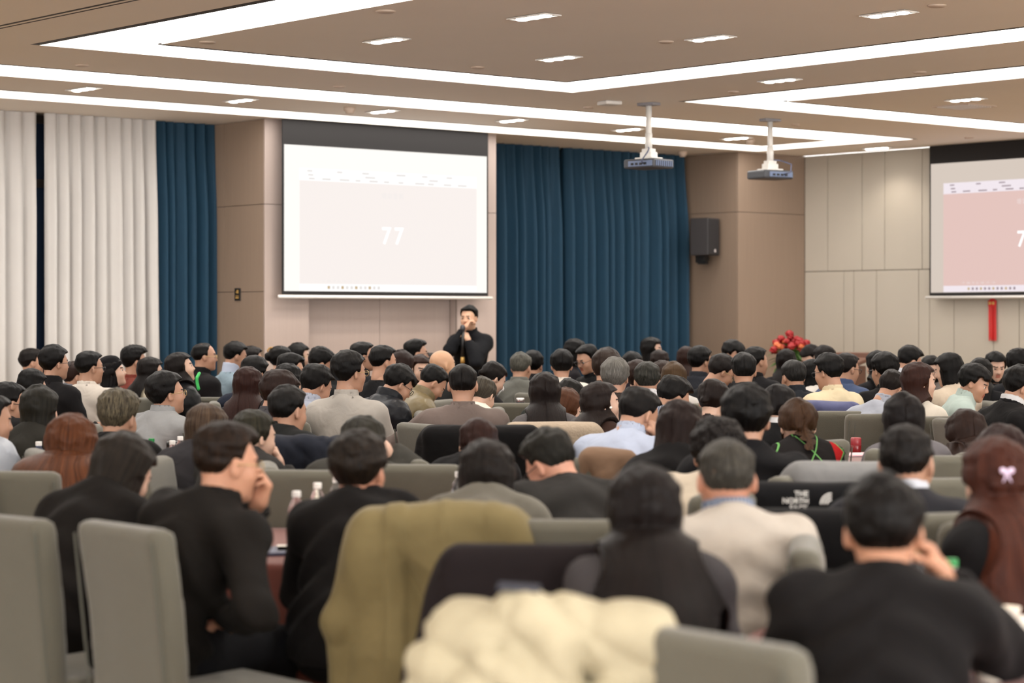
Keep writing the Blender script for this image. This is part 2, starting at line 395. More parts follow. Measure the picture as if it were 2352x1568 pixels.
# left side face of the pier (faces -U): panels
for z0, z1 in ((0, 1.86), (1.86, 2.72), (2.72, ZC)):
    va, vb = V_F+.0, V_W+.3; vm = Vat(515, U_c1)
    vm = min(max(vm, va+.1), vb-.1)
    panel(wp, 'V', va+.02, vm, U_c1, z0, z1, M_wood); panel(wp, 'V', vm, vb, U_c1, z0, z1, M_wood)
# right column
wc = wall('wall_back', U_k+.022, U_R+.3, V_F+.022, V_W+.35)
for z0, z1 in ((0, 2.85), (2.85, ZC)):
    uk2 = (U_k+U_R)/2
    panel(wc, 'U', U_k, U_R, V_F, z0, z1, M_wood)
    panel(wc, 'V', V_F+.02, V_W+.3, U_k, z0, z1, M_wood)
# beige wall
wr = wall('wall_right', U_R+.024, U_R+.3, -6, V_F+.02)
zsm = zU(1990, 621, U_R)
up = [V_F]+[Vat(p_, U_R) for p_ in (1901, 1980, 2032, 2118)]
lo_ = [V_F]+[Vat(p_, U_R) for p_ in (1938, 1961, 2013, 2110, 2135, 2191, 2282, 2341)]
while up[-1] > 9: up.append(up[-1]-random.Random(len(up)).uniform(.5, .95))
while lo_[-1] > 9: lo_.append(lo_[-1]-random.Random(len(lo_)+50).uniform(.35, .9))
for seq, z0, z1 in ((up, zsm, ZC), (lo_, 0, zsm)):
    for a, b_ in zip(seq, seq[1:]): panel(wr, 'V', b_, a, U_R, z0, z1, M_beige, t=.024, g=.004)
# windows behind the curtains
M_pane = glass_mat('window_pane', (120, 150, 180)); M_night = mat('dusk_sky_board', (36, 48, 66), .9)
def window(n, U0, U1):
    b_ = bmesh.new(); o = None
    for u in (U0, (U0+U1)/2, U1): room_box(b_, u-.04, u+.04, V_W+.24, V_W+.32, 0, ZC)
    for z in (.06, 2.9, ZC-.04): room_box(b_, U0, U1, V_W+.24, V_W+.32, z-.04, z+.04)
    o = tag(link('window_%d' % n, bm_mesh('window', b_), mats=mat('window_frame_bronze', (62, 54, 50), .45)), kind='structure')
    for u0, u1 in ((U0, (U0+U1)/2), ((U0+U1)/2, U1)):
        b_ = bmesh.new(); room_box(b_, u0+.04, u1-.04, V_W+.27, V_W+.285, .1, ZC-.08); link('pane', bm_mesh('pane', b_), o, mat('window_pane_dark', (48, 62, 84), .08, spec=.9))
window(1, Uat(94, V_W)-.03-2.8, Uat(94, V_W)+.02+2.4); window(2, Uat(1160, V_W), Uat(1550, V_W))
# baseboards
for nm, a in (('baseboard_front', (U_c1, U_c2, V_F-.012, V_F+.01)), ('baseboard_back', (U_k, U_R, V_F-.012, V_F+.01)), ('baseboard_right', (U_R-.012, U_R+.01, 0, V_F-.02))):
    b_ = bmesh.new(); room_box(b_, *a, 0.001, .1); tag(link(nm, bm_mesh(nm, b_), mats=M_dark), kind='structure')
# ---- curtains
def curtain(px0, px1, m, label, folds, amp=.045, V0=V_W, seed=1, flare=0.0, cat='curtain', group=None, ztop=ZC-.003):
    U0, U1 = Uat(px0, V0), Uat(px1, V0); rng = random.Random(seed); nu = folds*12; nzr = 26
    ph = [rng.uniform(-.9, .9) for _ in range(folds+2)]; am = [rng.uniform(.55, 1.15) for _ in range(folds+2)]; sh = [rng.uniform(-1, 1) for _ in range(folds+2)]
    ts = np.linspace(0, 1, nu+1); zs = np.linspace(.02, ztop, nzr)
    T, Z = np.meshgrid(ts, zs, indexing='ij'); k = T*folds; ki = np.floor(k).astype(int); fr = k-ki; s_ = fr*fr*(3-2*fr)
    ph, am, sh = map(np.array, (ph, am, sh))
    A = am[ki]*(1-s_)+am[ki+1]*s_; Ph = ph[ki]*(1-s_)+ph[ki+1]*s_; Sh = sh[ki]*(1-s_)+sh[ki+1]*s_
    tz = 1-Z/ztop
    w_ = np.sin(2*math.pi*k+Ph*(1+.6*tz)+.8*Sh*tz)
    pin = .45+.55*sstep(tz, 0, .3)
    off = amp*A*pin*(w_+.28*np.sin(4*math.pi*k+2*Ph))
    U = U0+(U1-U0)*T*(1+flare*tz*tz)+.012*np.cos(2*math.pi*k+Ph)*pin+.03*Sh*tz
    X = U*UU[0]+(V0+off)*VV[0]; Y = U*UU[1]+(V0+off)*VV[1]
    vs = np.stack([X.ravel(), Y.ravel(), Z.ravel()], 1)
    id_ = np.arange((nu+1)*nzr).reshape(nu+1, nzr)
    q = np.stack([id_[:-1, :-1].ravel(), id_[1:, :-1].ravel(), id_[1:, 1:].ravel(), id_[:-1, 1:].ravel()], 1)
    # a thin second layer gives the cloth thickness
    vs2 = vs.copy(); vs2[:, 0] += VV[0]*.004; vs2[:, 1] += VV[1]*.004
    q2 = q[:, ::-1]+len(vs)
    o = link('curtain', np_mesh('curtain', np.concatenate([vs, vs2]), np.concatenate([q, q2])), mats=m)
    return tag(o, label, cat, group)
def velvet(name, col):
    m = mat(name, col, .8, var=.12, scale=14, bump=.35, bscale=45, stretch=(1, 1, .35)); b = m.node_tree.nodes['Principled BSDF']
    b.inputs['Sheen Weight'].default_value = .45; b.inputs['Sheen Roughness'].default_value = .35; b.inputs['Sheen Tint'].default_value = (*lin((60, 130, 165)), 1); return m
M_blue = velvet('teal_blue_velvet', (10, 52, 74))
M_cur = mat('cream_linen_curtain', (188, 184, 180), .85, var=.04, scale=5, bump=.1, bscale=240)
curtain(-330, 86, M_cur, 'cream linen curtain at far left edge, left of the dark window gap', 10, .06, seed=3)
curtain(101, 358, M_cur, 'wide cream linen curtain between dark window gap and teal curtain', 9, .06, seed=5, flare=.045, V0=V_W-.03)
curtain(352, 489, M_blue, 'narrow teal velvet curtain between cream curtain and wood pier', 6, .10, seed=7, V0=V_W+.04)
curtain(1135, 1279, M_blue, 'teal velvet curtain just right of the projection screen pier', 7, .12, seed=9, V0=V_W-.02)
curtain(1292, 1566, M_blue, 'wide teal velvet curtain left of the corner column with speaker', 13, .12, seed=12, V0=V_W-.02)
# ---- projection screens
def text_mesh(s, size, m, parent, M4, name='lettering', ext=.0, sx=1.0, bold=0.0):
    cu = bpy.data.curves.new('t', 'FONT'); cu.body = s; cu.size = size; cu.align_x = 'CENTER'; cu.align_y = 'CENTER'; cu.extrude = ext; cu.offset = bold
    cu.resolution_u = 3
    o = bpy.data.objects.new('t', cu); COL.objects.link(o); dg = bpy.context.evaluated_depsgraph_get(); me = bpy.data.meshes.new_from_object(o.evaluated_get(dg))
    bpy.data.objects.remove(o); me.transform(M4 @ Matrix.Diagonal((sx, 1, 1, 1))); me.materials.clear(); return link(name, me, parent, m)
def screen(name, O, du, n, W, zt, zb, zblk, label, left):
    """O: 2D world origin (left edge), du: 2D unit along the screen to the right, n: 2D unit towards the room"""
    O = Vector((O[0], O[1], 0)); du = Vector((du[0], du[1], 0)); n = Vector((n[0], n[1], 0))
    root = empty(name, O+Vector((0, 0, zt))); inv = Matrix.Translation(-root.location)
    def slab(nm, s0, s1, z0, z1, d0, d1, m, par=root):
        b_ = bmesh.new(); c = O+du*((s0+s1)/2)+n*((d0+d1)/2); add_box(b_, c.x, c.y, (z0+z1)/2, s1-s0, d1-d0, z1-z0, rz=math.atan2(du.y, du.x))
        me = bm_mesh(nm, b_); me.transform(inv); return link(nm, me, par, m)
    H = zt-zb
    slab('black_border', -.022, W+.022, zb-.035, zblk, -.004, .004, mat('screen_black_fabric', (21, 18, 18), .8))
    base = emis('screen_l_white', (250, 246, 240), 0.585) if left else emis('screen_r_cream', (222, 208, 196), 0.498)
    slab('screen_fabric', 0, W, zb, zt, .004, .007, base)
    bar = bmesh.new(); a = O-du*.07+n*.01+Vector((0, 0, zb-.055)); c = O+du*(W+.07)+n*.01+Vector((0, 0, zb-.055)); add_cyl(bar, a, c, .017, n=12)
    me = bm_mesh('bottom_bar', bar, True); me.transform(inv); link('bottom_bar', me, root, M_white)
    # projected desktop
    s0, s1 = W*.07, W*.945; h0, h1 = zb+.005, zt-H*.155
    slab('projected_window', s0, s1, h0, h1, .007, .009, emis('scr_win_l' if left else 'scr_win_r', (255, 253, 252) if left else (236, 226, 232), 0.569))
    pk = slab('projected_page', s0, s1, h0+H*.048, h1-H*.085, .009, .011, emis('scr_page_l' if left else 'scr_page_r', (248, 240, 236) if left else (231, 199, 192), 0.541 if left else 0.520))
    rot = Matrix.Rotation(math.atan2(du.y, du.x), 4, 'Z') @ Matrix.Rotation(math.pi/2, 4, 'X')
    def tx(s, size, sc, z, m, bold=0.0):
        p = O+du*sc+n*.0125+Vector((0, 0, z)); return text_mesh(s, size, m, root, inv @ Matrix.Translation(p) @ rot, bold=bold)
    mw = emis('scr_text_white', (255, 255, 255), 0.650)
    cc = W*.515; zc = (h0+h1)/2
    tx('7', H*.17, cc-W*.031, zt-H*.61, mw, bold=.0025); tx('7', H*.17, cc+W*.031, zt-H*.61, mw, bold=.0025)
    faint = emis('scr_text_faint_l' if left else 'scr_text_faint_r', (252, 247, 245) if left else (250, 236, 234), 0.483)
    for i, ch in enumerate('培训签到'): tag(tx(ch, H*.045, cc+W*.028*(i-1.5), zt-H*.325, faint), kind='stuff')
    grey = emis('scr_text_grey_l' if left else 'scr_text_grey_r', (246, 241, 238) if left else (176, 160, 166), 0.457)
    rng = random.Random(4)
    for row, zz, cnt in ((0, h1-H*.018, 6), (1, h1-H*.045, 3), (2, h1-H*.07, 11)):
        for i in range(cnt):
            a = s0+(.03+.92*(i+rng.uniform(0, .3))/cnt)*(s1-s0)
            slab('toolbar_mark', a, a+W*rng.uniform(.02, .05), zz-H*.005, zz+H*.005, .009, .0105, grey)
    for i in range(12):
        a = s0+(.15+.025*i)*(s1-s0); slab('taskbar_icon', a, a+W*.011, h0+H*.014, h0+H*.034, .009, .0105, grey if i % 3 else emis('icon_tint', (214, 190, 150), 0.457))
    tag(tx('77   208   74   62   140   171   110', H*.022, W*.26, h0+H*.068, faint), kind='stuff')
    return tag(root, label, 'projection screen')
Vs_ = V_F-.13
D0 = ray_V(652, Vs_); O1 = ((652-CX)/F*D0, D0); U0, U1 = Uat(652, Vs_), Uat(1117, Vs_)
screen('projection_screen', O1, UU, -VV, U1-U0, zV(652, 331, Vs_), zV(652, 668, Vs_), ZC-.004, 'large washed-out projection screen showing 77 behind the standing speaker', True)
Us_ = U_R-.13
D0 = ray_U(2139, Us_); O2 = ((2139-CX)/F*D0, D0)
screen('projection_screen', O2, -VV, -UU, U1-U0, zU(2139, 377, Us_), zU(2139, 672, Us_), ZC-.004, 'pink-tinted projection screen on the beige wall at right edge', False)
# ---- ceiling fixtures
M_lens = emis('downlight_lens', (255, 250, 240), 5.0); M_refl = mat('satin_reflector', (120, 112, 100), .4, metal=.5)
DL = [(1226, 37, 'above the centre, nearest'), (888, 91, 'on the central panel, left of centre'), (1284, 132, 'on the central panel near its far corner'), (1632, 86, 'on the central panel, right of centre'), (2042, 30, 'at the top right'), (192, 203, 'over the left cream curtains'), (553, 229, 'over the left wood pier'), (879, 254, 'over the left projection screen'), (1176, 275, 'over the speaker'), (1443, 296, 'left of the first projector pole'), (1691, 316, 'left of the second projector pole'), (1791, 183, 'between the two right troughs'), (2218, 227, 'beside the square vent at right'), (2014, 339, 'by the top of the beige wall')]
proto = None
def make_downlight():
    root = empty('recessed_downlight'); b_ = bmesh.new(); L_, W_ = .36, .14
    for x, y, sx, sy in ((0, W_/2, L_+.012, .012), (0, -W_/2, L_+.012, .012), (L_/2, 0, .012, W_), (-L_/2, 0, .012, W_)): add_box(b_, x, y, -.003, sx, sy, .008)
    link('frame', bm_mesh('frame', b_), root, M_white)
    b_ = bmesh.new(); add_box(b_, 0, 0, .002, L_, W_, .004); link('backplate', bm_mesh('backplate', b_), root, M_refl)
    for i in (-1, 0, 1):
        b_ = bmesh.new(); add_lathe(b_, [(.042, 0), (.043, -.008), (.034, -.014), (.02, -.016)], 16, Matrix.Translation((i*.115, 0, 0))); link('lamp', bm_mesh('lamp', b_, True), root, M_lens)
    return root
def copy_tree(o, parent=None):
    c = o.copy(); COL.objects.link(c)
    if parent is not None: c.parent = parent
    for ch in list(o.children):
        if ch.name in COL.objects: copy_tree(ch, c)
    return c
angv = math.atan2(VV[1], VV[0])
protoDL = None
for px, py, wh in DL:
    D = (ZC-CH)*F/(HY-py)
    if protoDL is None: o = protoDL = make_downlight()
    else: o = copy_tree(protoDL)
    o.location = ((px-CX)/F*D, D, ZC-.005); o.rotation_euler = (0, 0, angv)
    tag(o, 'three-lamp recessed ceiling downlight '+wh, 'downlight', 'recessed three-lamp downlights')
def spot(x, y, wts, size=2.2, col=(1, .9, .78)):
    l = bpy.data.lights.new('downlight_lamp', 'SPOT'); l.energy = wts; l.spot_size = size; l.spot_blend = .7; l.shadow_soft_size = .09; l.color = col
    o = bpy.data.objects.new('downlight_lamp', l); o.location = (x, y, ZC-.06); COL.objects.link(o)
for px, py, wh in DL:
    D = (ZC-CH)*F/(HY-py); spot((px-CX)/F*D, D, SPOT_W*(.3 if px == 2014 else 1))
for U, V in ((3.5, 7), (7, 7), (1.5, 4), (5, 4), (8.5, 5), (3.5, 10), (7, 10), (11.5, 8), (0, 8.5), (14, 5.5), (0, 12)):
    p = R2(U, V); spot(p.x, p.y, SPOT_W)
M_disc = mat('ceiling_disc', (196, 178, 162), .5)
for k, (px, py, r_, wh) in enumerate([(188, 149, .055, 'above the left curtains'), (476, 96, .06, 'at the left corner of the central panel'), (779, 198, .055, 'over the left screen'), (886, 25, .065, 'at the top, left of centre'), (1097, 154, .055, 'in the middle of the central panel'), (1530, 95, .055, 'beside the right downlight'), (1685, 210, .05, 'between the projector poles'), (2112, 165, .055, 'between the right troughs'), (2152, 12, .06, 'near the top right'), (1352, 246, .05, 'left of the access point'), (1828, 286, .05, 'right of the second projector pole'), (2226, 316, .05, 'above the right screen')]):
    D = (ZC-CH)*F/(HY-py); b_ = bmesh.new(); add_lathe(b_, [(r_, 0), (r_, -.006), (r_*.8, -.012), (r_*.3, -.014)], 18)
    o = link('sprinkler_cover', bm_mesh('sprinkler_cover', b_, True), mats=M_disc); o.location = ((px-CX)/F*D, D, ZC); tag(o, 'small round ceiling cover '+wh, 'ceiling cover', 'round ceiling covers')
for px, py, wh in ((803, 250, 'over the left projection screen'), (1722, 324, 'left of the second projector'), (1568, 352, 'at the top of the teal curtain')):
    D = (ZC-CH)*F/(HY-py+4); b_ = bmesh.new(); add_lathe(b_, [(.055, 0), (.055, -.03), (.04, -.045), (.036, -.06), (.02, -.064)], 18)
    o = link('smoke_detector', bm_mesh('smoke_detector', b_, True), mats=M_disc); o.location = ((px-CX)/F*D, D, ZC); tag(o, 'cream smoke detector '+wh, 'smoke detector')
D = (ZC-CH)*F/(HY-232); b_ = bmesh.new(); add_box(b_, 0, 0, -.02, .17, .17, .035, bev=.012, rz=.5); o = link('access_point', bm_mesh('access_point', b_), mats=M_white); o.location = ((1400-CX)/F*D, D, ZC); tag(o, 'white square wireless access point left of the first projector pole', 'access point')
D = (ZC-CH)*F/(HY-244); root = empty('ceiling_vent', ((2215-CX)/F*D, D, ZC), angv); tag(root, 'square flush ceiling vent above the pink screen', 'vent')
b_ = bmesh.new(); add_box(b_, 0, 0, -.003, .42, .42, .008); link('frame', bm_mesh('frame', b_), root, M_disc)
for i in range(9):
    b_ = bmesh.new(); add_box(b_, 0, -.16+.04*i, -.009, .36, .022, .006); link('slat', bm_mesh('slat', b_), root, M_white)
# ---- projectors
def projector(px, py_c, py_b, label, rz):
    D = (ZC-CH)*F/(HY-py_c); x = (px-CX)/F*D; zb = CH-(py_b-HY)/F*D
    root = empty('ceiling_projector', (x, D, zb), rz); tag(root, label, 'projector')
    Mg = mat('projector_charcoal', (62, 64, 70), .45); Mb = mat('projector_side_grey', (104, 118, 146), .4)
    b_ = bmesh.new(); add_box(b_, 0, 0, 0, .36, .29, .085, bev=.016); link('body', bm_mesh('body', b_), root, Mg)
    b_ = bmesh.new()
    for i in range(9): add_box(b_, .182, -.11+.0275*i, 0, .006, .012, .05)
    link('vent_grille', bm_mesh('vent_grille', b_), root, Mb)
    b_ = bmesh.new(); add_box(b_, .02, -.147, 0, .28, .006, .05, bev=.002); link('rear_panel', bm_mesh('rear_panel', b_), root, Mb)
    b_ = bmesh.new()
    for i in range(4): add_box(b_, -.07+.05*i, -.152, -.004, .028, .008, .02)
    link('socket', bm_mesh('socket', b_), root, M_black)
    b_ = bmesh.new(); add_cyl(b_, (-.09, .14, 0), (-.09, .165, 0), .035, n=20); link('lens', bm_mesh('lens', b_, True), root, mat('lens_glass', (30, 34, 60), .1))
    b_ = bmesh.new(); add_box(b_, 0, 0, .05, .2, .16, .02, bev=.004); add_box(b_, 0, 0, .085, .13, .1, .05, bev=.006); add_box(b_, 0, 0, .125, .1, .08, .03, bev=.004); link('bracket', bm_mesh('bracket', b_), root, M_white)
    b_ = bmesh.new(); add_cyl(b_, (0, 0, .13), (0, 0, ZC-zb-.02), .027, n=16); add_cyl(b_, (0, 0, .13), (0, 0, .28), .033, n=16); link('pole', bm_mesh('pole', b_, True), root, M_white)
    b_ = bmesh.new(); add_box(b_, 0, 0, ZC-zb-.014, .19, .11, .026, bev=.004); link('ceiling_plate', bm_mesh('ceiling_plate', b_), root, mat('galvanised_plate', (150, 150, 156), .45, metal=.3))
    b_ = bmesh.new(); pts = [Vector((.05, -.15, .0)), Vector((.09, -.21, .02)), Vector((.13, -.17, .1)), Vector((.07, -.08, .14)), Vector((.02, -.03, .15))]
    for a, c in zip(pts, pts[1:]): add_cyl(b_, a, c, .006, n=8)
    link('cable', bm_mesh('cable', b_, True), root, mat('grey_blue_cable', (90, 96, 122), .5))
    return root
projector(1490, 236, 377, 'ceiling projector on white pole in front of teal curtain', -.75)
projector(1769, 273, 402, 'ceiling projector on white pole in front of corner column', .55)
# ---- wall loudspeaker on the column's side face
vs_ = Vat(1646, U_k); root = empty('wall_loudspeaker', R2(U_k-.2, vs_, zU(1646, 545, U_k)-.0), -1.0*0+math.atan2(UU[1], UU[0])+.25)
tag(root, 'black wall-mounted loudspeaker on the side of corner column', 'loudspeaker')
b_ = bmesh.new(); add_box(b_, 0, 0, 0, .27, .25, .44, bev=.012); me = bm_mesh('cabinet', b_); link('cabinet', me, root, mat('speaker_cabinet', (48, 45, 46), .55))
b_ = bmesh.new(); add_box(b_, -.01, -.129, .0, .245, .01, .41, bev=.004); link('grille', bm_mesh('grille', b_), root, mat('speaker_grille', (36, 34, 36), .7, bump=.6, bscale=900))
b_ = bmesh.new(); add_box(b_, .01, -.136, -.165, .034, .004, .034, bev=.002); lg = link('badge', bm_mesh('badge', b_), root, mat('badge_silver', (214, 206, 204), .4)); tag(lg, 'small silver square badge')
for dx, sz in ((-.006, .018), (.007, .012)):
    b_ = bmesh.new(); add_box(b_, .01+dx, -.139, -.165+.003, .004, .002, sz); link('badge_stroke', bm_mesh('badge_stroke', b_), lg, M_black)
b_ = bmesh.new(); add_box(b_, .06, .04, -.25, .12, .06, .05, bev=.004); add_box(b_, .09, .08, -.26, .05, .12, .12, bev=.004); add_box(b_, .12, .14, -.2, .03, .1, .2); link('wall_bracket', bm_mesh('wall_bracket', b_), root, M_black)
# ---- switch plate on pier side
v0 = Vat(547, U_c1); z0 = zU(547, 676, U_c1); root = empty('wall_switch', R2(U_c1-.006, v0, z0), math.atan2(UU[1], UU[0])+math.pi/2)
tag(root, 'black wall switch plate with gold symbols on wood pier', 'switch')
b_ = bmesh.new(); add_box(b_, 0, 0, 0, .1, .012, .125, bev=.003); link('plate', bm_mesh('plate', b_), root, M_black)
Mgold = mat('gold_print', (205, 165, 95), .4, metal=.4)
for x, z, a, c in ((-.008, .027, .026, .034), (.014, .022, .014, .01), (0, -.012, .05, .006), (0, -.032, .05, .02)):
    b_ = bmesh.new(); add_box(b_, x, .0075, z, a, .003, c); link('symbol', bm_mesh('symbol', b_), root, Mgold)
# ---- red tassel
v0 = Vat(2283, U_R); root = empty('red_tassel', R2(U_R-.03, v0, zU(2283, 696, U_R)), math.atan2(UU[1], UU[0])+math.pi/2)
tag(root, 'long red festive tassel hanging below the pink projection screen', 'tassel')
Mred = mat('red_silk', (196, 26, 22), .45)
zt_ = 0.0; zl = zU(2283, 790, U_R)-zU(2283, 712, U_R)
b_ = bmesh.new(); add_box(b_, 0, 0, 0, .1, .03, .07, bev=.008); bd = link('band', bm_mesh('band', b_), root, Mred)
for x in (-.025, .02):
    b_ = bmesh.new(); add_box(b_, x, .018, 0, .03, .004, .035, bev=.002, rz=0); link('gold_mark', bm_mesh('gold_mark', b_), bd, Mgold)
b_ = bmesh.new(); add_cyl(b_, (0, 0, .03), (0, 0, .16), .008, n=8); add_box(b_, 0, 0, .05, .06, .02, .05, bev=.01, M=Matrix.Identity(4)); link('cord', bm_mesh('cord', b_), root, Mred)
b_ = bmesh.new(); rng = random.Random(2)
for i in range(46):
    x = rng.uniform(-.046, .046); y = rng.uniform(-.012, .012); add_cyl(b_, (x, y, -.03), (x+rng.uniform(-.006, .006), y, zl-.035+rng.uniform(-.01, .02)), .0035, n=5)
tag(link('fringe', bm_mesh('fringe', b_), root, Mred), kind='stuff')
# ---- flower stand + lectern
Dn = 24.6; fx = (1818-CX)/F*Dn; root = empty('flower_stand', (fx, Dn, 0)); tag(root, 'tall arrangement of red roses on stand by the column', 'flowers')
b_ = bmesh.new()
for k in range(3):
    a = k*2.09; add_cyl(b_, (.22*math.cos(a), .22*math.sin(a), 0), (.05*math.cos(a), .05*math.sin(a), .95), .012, n=8)
link('tripod', bm_mesh('tripod', b_), root, mat('bronze_metal', (120, 92, 60), .4, metal=.6))
b_ = bmesh.new(); add_lathe(b_, [(.08, .92), (.13, 1.02), (.14, 1.1), (.1, 1.12)], 16); link('basket', bm_mesh('basket', b_, True), root, mat('wicker', (130, 96, 60), .8))
fl_v, fl_q = surfnets(lambda Q: ell(Q, (0, 0, 0), (.045, .045, .038))+.006*np.sin(np.arctan2(Q[:, 1], Q[:, 0])*5+Q[:, 2]*120)+.004*np.sin(np.sqrt((Q[:, :2]**2).sum(1))*320), (-.06,)*3, (.06,)*3, .008)
Mr1 = mat('rose_red', (140, 12, 16), .6, var=.25, scale=30); Mr2 = mat('rose_peach', (206, 104, 62), .6, var=.15, scale=30); Ml = mat('leaf_green', (62, 92, 40), .5, var=.3, scale=12)
me1 = np_mesh('rose', fl_v, fl_q); me1.materials.append(Mr1); me2 = np_mesh('rose_peach', fl_v*.8, fl_q); me2.materials.append(Mr2)
rng = random.Random(8)
for i in range(58):
    a = rng.uniform(0, 6.28); rr = math.sqrt(rng.random())*.21; z = 1.20+rng.uniform(-.06, .25)*(1-rr/.3)+.03
    o = bpy.data.objects.new('rose', me2 if i % 4 == 0 else me1); COL.objects.link(o); o.parent = root; o.location = (rr*math.cos(a), rr*.7*math.sin(a), z); s = rng.uniform(.7, 1.05); o.scale = (s, s, s); o.rotation_euler = (rng.uniform(-.6, .6), rng.uniform(-.6, .6), a)
def leaf_mesh(L_, W_):
    b_ = bmesh.new(); n = 6; prev = None
    for i in range(n+1):
        t = i/n; w_ = W_*math.sin(math.pi*min(1, t*.94+.03))**.8/2; z = -.25*L_*t*t
        r_ = [b_.verts.new((t*L_, -w_, z+.2*w_)), b_.verts.new((t*L_, 0, z)), b_.verts.new((t*L_, w_, z+.2*w_))]
        if prev:
            b_.faces.new((prev[0], r_[0], r_[1], prev[1])); b_.faces.new((prev[1], r_[1], r_[2], prev[2]))
        prev = r_
    me = bm_mesh('leaf', b_, True); me.materials.append(Ml); return me
lm = leaf_mesh(.24, .07)
for i in range(46):
    a = rng.uniform(0, 6.28); o = bpy.data.objects.new('leaf', lm); COL.objects.link(o); o.parent = root; s = rng.uniform(.6, 1.15); o.scale = (s, s, s)
    o.location = (.05*math.cos(a), .05*math.sin(a), 1.1+rng.uniform(-.06, .2)); o.rotation_euler = (0, rng.uniform(-.9, .7), a)
root = empty('lectern', P(1925, 730, 24.2).xy.to_3d(), -.5); tag(root, 'brown wooden lectern with curved top beside the flowers', 'lectern')
Mlec = wood_mat('lectern_walnut', (96, 62, 46))
b_ = bmesh.new(); add_box(b_, 0, 0, .55, .5, .4, 1.06, bev=.01); link('body', bm_mesh('body', b_), root, Mlec)
b_ = bmesh.new(); add_box(b_, 0, 0, 1.13, .66, .5, .04, bev=.01, M=Matrix.Rotation(.12, 4, 'X')); link('top', bm_mesh('top', b_), root, Mlec)
b_ = bmesh.new(); add_box(b_, 0, .22, 1.19, .62, .03, .07, bev=.01); link('rail', bm_mesh('rail', b_), root, Mlec)
# ================================================================== PEOPLE: templates
def skullf(Q, f=0.0):
    d = ell(Q, (0, -.012, .03), (.076, .096, .085))
    d = smin(d, ell(Q, (0, .022, -.03), (.060-.003*f, .066, .085)), .04)
    d = smin(d, ell(Q, (0, .036, -.078), (.046-.004*f, .048, .038)), .035)
    return d
def headf(Q, f=0.0):
    d = skullf(Q, f)
    for s in (-1, 1): d = smin(d, ell(Q, (s*.036, .055, -.032), (.027, .026, .026)), .03)
    d = smin(d, cap(Q, (-.03, .077, .02), (.03, .077, .02), .012), .02)
    for s in (-1, 1): d = smax(d, -ell(Q, (s*.031, .101, .0), (.018, .016, .012)), .014)
    for s in (-1, 1): d = np.minimum(d, ell(Q, (s*.031, .0735, .0), (.0135, .0135, .0135)))
    d = smin(d, cap(Q, (0, .086, .012), (0, .105, -.026), .006, .0095), .014)
    for s in (-1, 1): d = smin(d, ell(Q, (s*.0105, .096, -.032), (.0085, .011, .0075)), .006)
    d = smin(d, ell(Q, (0, .0855, -.053), (.022, .011, .0055)), .006)
    d = smin(d, ell(Q, (0, .0845, -.0645), (.019, .011, .006)), .006)
    d = smax(d, -cap(Q, (-.02, .0955, -.0588), (.02, .0955, -.0588), .0025), .004)
    d = smin(d, ell(Q, (0, .073, -.1), (.02, .017, .016)), .02)
    for s in (-1, 1):
        q = (Q-np.array([s*.0765, -.004, -.008], np.float32))@(Rz(s*.5)@Rx(-.15)).astype(np.float32)
        e = smax(ell(q, (0, 0, 0), (.010, .021, .033)), -ell(q, (s*.010, .002, .004), (.007, .012, .021)), .005)
        d = smin(d, e, .008)
    d = smin(d, cap(Q, (0, -.022, -.05), (0, -.038, -.125), .055-.008*f, .054-.010*f), .025)
    return d
HEADS = {}
def head_template(f, h):
    k = (f, h)
    if k in HEADS: return HEADS[k]
    vs, q = surfnets(lambda Q: headf(Q, f), (-.11, -.13, -.185), (.11, .13, .135), h)
    c = vs[q].mean(1); mi = np.zeros(len(q), int); ax = np.abs(c[:, 0])
    mi[(ax < .024) & (c[:, 2] < -.047) & (c[:, 2] > -.071) & (c[:, 1] > .083)] = 1
    mi[(ax > .014) & (ax < .05) & (c[:, 2] > .0165) & (c[:, 2] < .0265-.12*np.abs(ax-.032)) & (c[:, 1] > .06)] = 2
    e = np.sqrt((ax-.031)**2+(c[:, 1]-.0735)**2+c[:, 2]**2)
    mi[(e < .0148) & (np.abs(c[:, 2]) < .0065) & (c[:, 1] > .077)] = 3
    mi[(e < .0148) & (np.abs(c[:, 2]) < .0065) & (np.abs(ax-.031) < .006) & (c[:, 1] > .077)] = 2
    HEADS[k] = (vs, q, mi); return HEADS[k]
